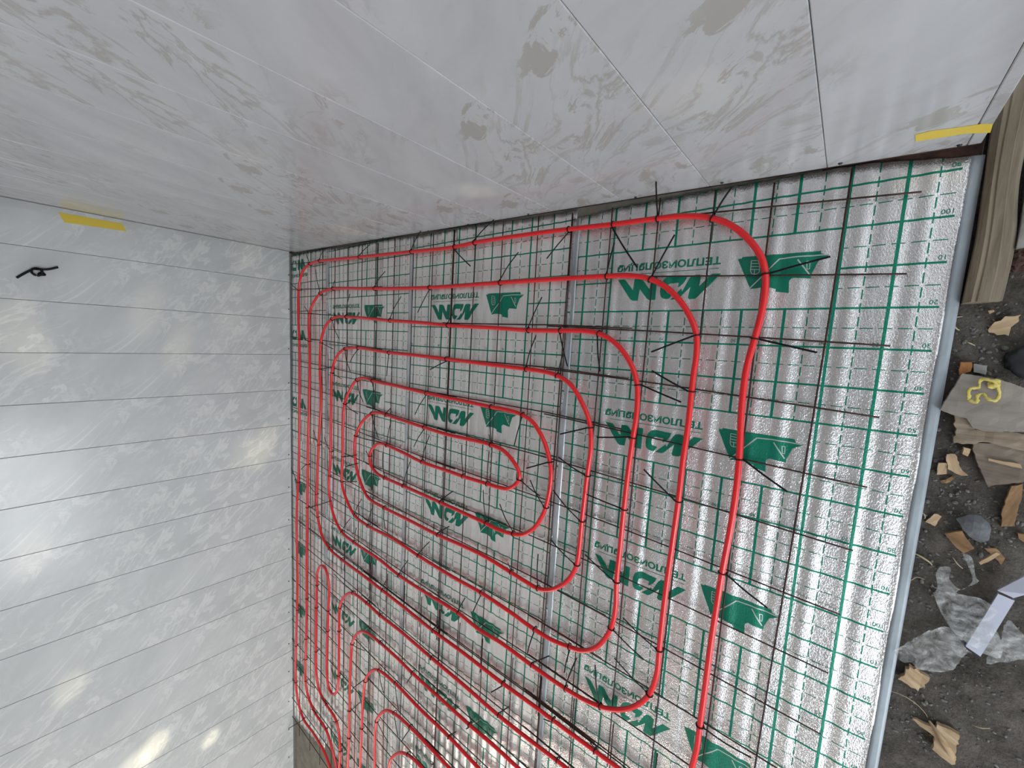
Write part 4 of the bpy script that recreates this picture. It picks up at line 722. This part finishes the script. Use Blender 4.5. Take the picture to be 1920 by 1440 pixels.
bm = bmesh.new(); bmesh.ops.create_icosphere(bm, subdivisions=3, radius=1)
for v in bm.verts: v.co = Vector((v.co.x * .035, v.co.y * .034, v.co.z * .016)) * (1 + .25 * noise.noise(v.co * 2.3))
tag(obj('rubber_lump', bm, m_rubber, None, (.026, -.215, -.006), smooth=True), 'dark rubber lump at the right picture edge above the grey board', 'rubber scrap')

# crumpled yellow tape on the grey offcut
tc = centre(LT['tape'])
bm = bmesh.new()
pts = [Vector((x - tc[0], y - tc[1], .004 + .004 * math.sin(i * 1.9))) for i, (x, y) in enumerate(LT['tape'])]
sp = spline([p + Vector((0, 0, .005)) for p in pts + pts[:1]], .002); tube(bm, sp, .003, 6, True, .4, [.0024 + .0020 * abs(noise.noise(p * 140)) for p in sp])
for v in bm.verts: v.co += Vector((noise.noise(v.co * 260), noise.noise(v.co * 260 + Vector((3, 0, 0))), noise.noise(v.co * 200))) * .0016
tag(obj('tape_scrap', bm, m_crepe, None, (tc[0], tc[1], .0185), smooth=True), 'crumpled yellow tape loop lying on the grey board offcut', 'tape')
bm = bmesh.new(); bmesh.ops.create_icosphere(bm, subdivisions=3, radius=.0095)
for v in bm.verts: v.co = v.co * (1 + .5 * noise.noise(v.co * 150)); v.co.z *= .7
x, y = LT['tape'][4]
tag(obj('tape_wad', bm, m_crepe, None, (x + .004, y - .006, .024)), 'bright yellow tape wad on the upper edge of the grey board', 'tape')

# white plastic corner profile
p1 = LT['profile1']; p2 = LT['profile2']
pr = empty('corner_profile', (p1[0][0], p1[0][1], G0)); tag(pr, 'white plastic profile with a kink lying under the film at the right edge', 'profile')
def channel(name, quad, za, zb, parent):
    """a U-section: top plate over quad = (a0, a1, b1, b0) with turned-down flanges, rising from za to zb"""
    base = parent.location; bm = bmesh.new()
    a0, a1, b1, b0 = [Vector((x, y, 0)) - Vector((base.x, base.y, 0)) for x, y in quad]
    za -= base.z; zb -= base.z
    def q(l):
        f = bm.faces.new([bm.verts.new(v) for v in l])
    top = [a0 + Vector((0, 0, za)), a1 + Vector((0, 0, za)), b1 + Vector((0, 0, zb)), b0 + Vector((0, 0, zb))]
    q(top); dn = Vector((0, 0, -.020)); sh_ = Vector((0, 0, -.004))
    q([top[0], top[3], top[3] + sh_, top[0] + sh_]); q([top[1], top[2], top[2] + dn, top[1] + dn])
    bmesh.ops.remove_doubles(bm, verts=bm.verts, dist=1e-5)
    bmesh.ops.recalc_face_normals(bm, faces=bm.faces)
    o = obj(name, bm, m_white, parent); md = o.modifiers.new('thick', 'SOLIDIFY'); md.thickness = .0018; md.offset = 0
    return o
mid0 = p1[4]; mid1 = p1[3]
channel('long_leg', (p1[0], p1[1], mid1, mid0), .006, .016, pr)
channel('kinked_leg', (p2[0], p2[1], p2[2], p2[3]), .016, .030, pr)
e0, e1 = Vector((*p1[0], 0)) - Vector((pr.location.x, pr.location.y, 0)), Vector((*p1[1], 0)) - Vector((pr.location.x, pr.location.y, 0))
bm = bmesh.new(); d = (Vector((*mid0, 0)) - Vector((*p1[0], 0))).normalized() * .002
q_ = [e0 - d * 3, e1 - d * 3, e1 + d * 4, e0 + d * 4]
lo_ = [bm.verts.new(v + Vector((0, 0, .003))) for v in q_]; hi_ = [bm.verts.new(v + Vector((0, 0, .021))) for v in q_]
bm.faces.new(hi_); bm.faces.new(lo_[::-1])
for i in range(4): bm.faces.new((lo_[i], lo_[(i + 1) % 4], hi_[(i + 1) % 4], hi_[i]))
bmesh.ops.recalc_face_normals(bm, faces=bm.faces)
obj('shadow_plug', bm, m_shadow, pr)  # dark box standing in for the ground shadow at the raised end

# crumpled clear plastic film: three overlapping folds of one bag
bagc = centre(LT['bag1'])
bag = empty('plastic_film', (bagc[0], bagc[1], G0)); tag(bag, 'crumpled clear plastic film bag draped around the white profile', 'plastic bag')
def film(name, poly, z, amp, seed):
    bm = bmesh.new(); out = []
    sp = spline([(x, y, 0) for x, y in poly] + [(poly[0][0], poly[0][1], 0)], .008)[:-1]
    f = bm.faces.new([bm.verts.new((p.x - bag.location.x, p.y - bag.location.y, 0)) for p in sp]); f.normal_update()
    if f.normal.z < 0: f.normal_flip()
    xs = [v.co.x for v in bm.verts]; ys = [v.co.y for v in bm.verts]
    for ax, vals in ((0, xs), (1, ys)):
        c = min(vals) + .006
        while c < max(vals):
            bmesh.ops.bisect_plane(bm, geom=bm.verts[:] + bm.edges[:] + bm.faces[:], plane_co=(c if ax == 0 else 0, c if ax else 0, 0), plane_no=(1, 0, 0) if ax == 0 else (0, 1, 0)); c += .006
    bmesh.ops.triangulate(bm, faces=bm.faces)
    for v in bm.verts:
        p = Vector((v.co.x + .4 * v.co.y, v.co.y * 2.2, seed))
        v.co.z = z + amp * (.6 * abs(noise.noise(p * 22)) + .4 * noise.noise(p * 60) + .5 * noise.noise(p * 9))
    obj(name, bm, m_film, bag, smooth=True)
film('lower_fold', LT['bag1'], .020, .018, 1.0)
film('right_fold', LT['bag3'], .020, .018, 4.0)
film('upper_fold', LT['bag2'], .046, .014, 7.0)
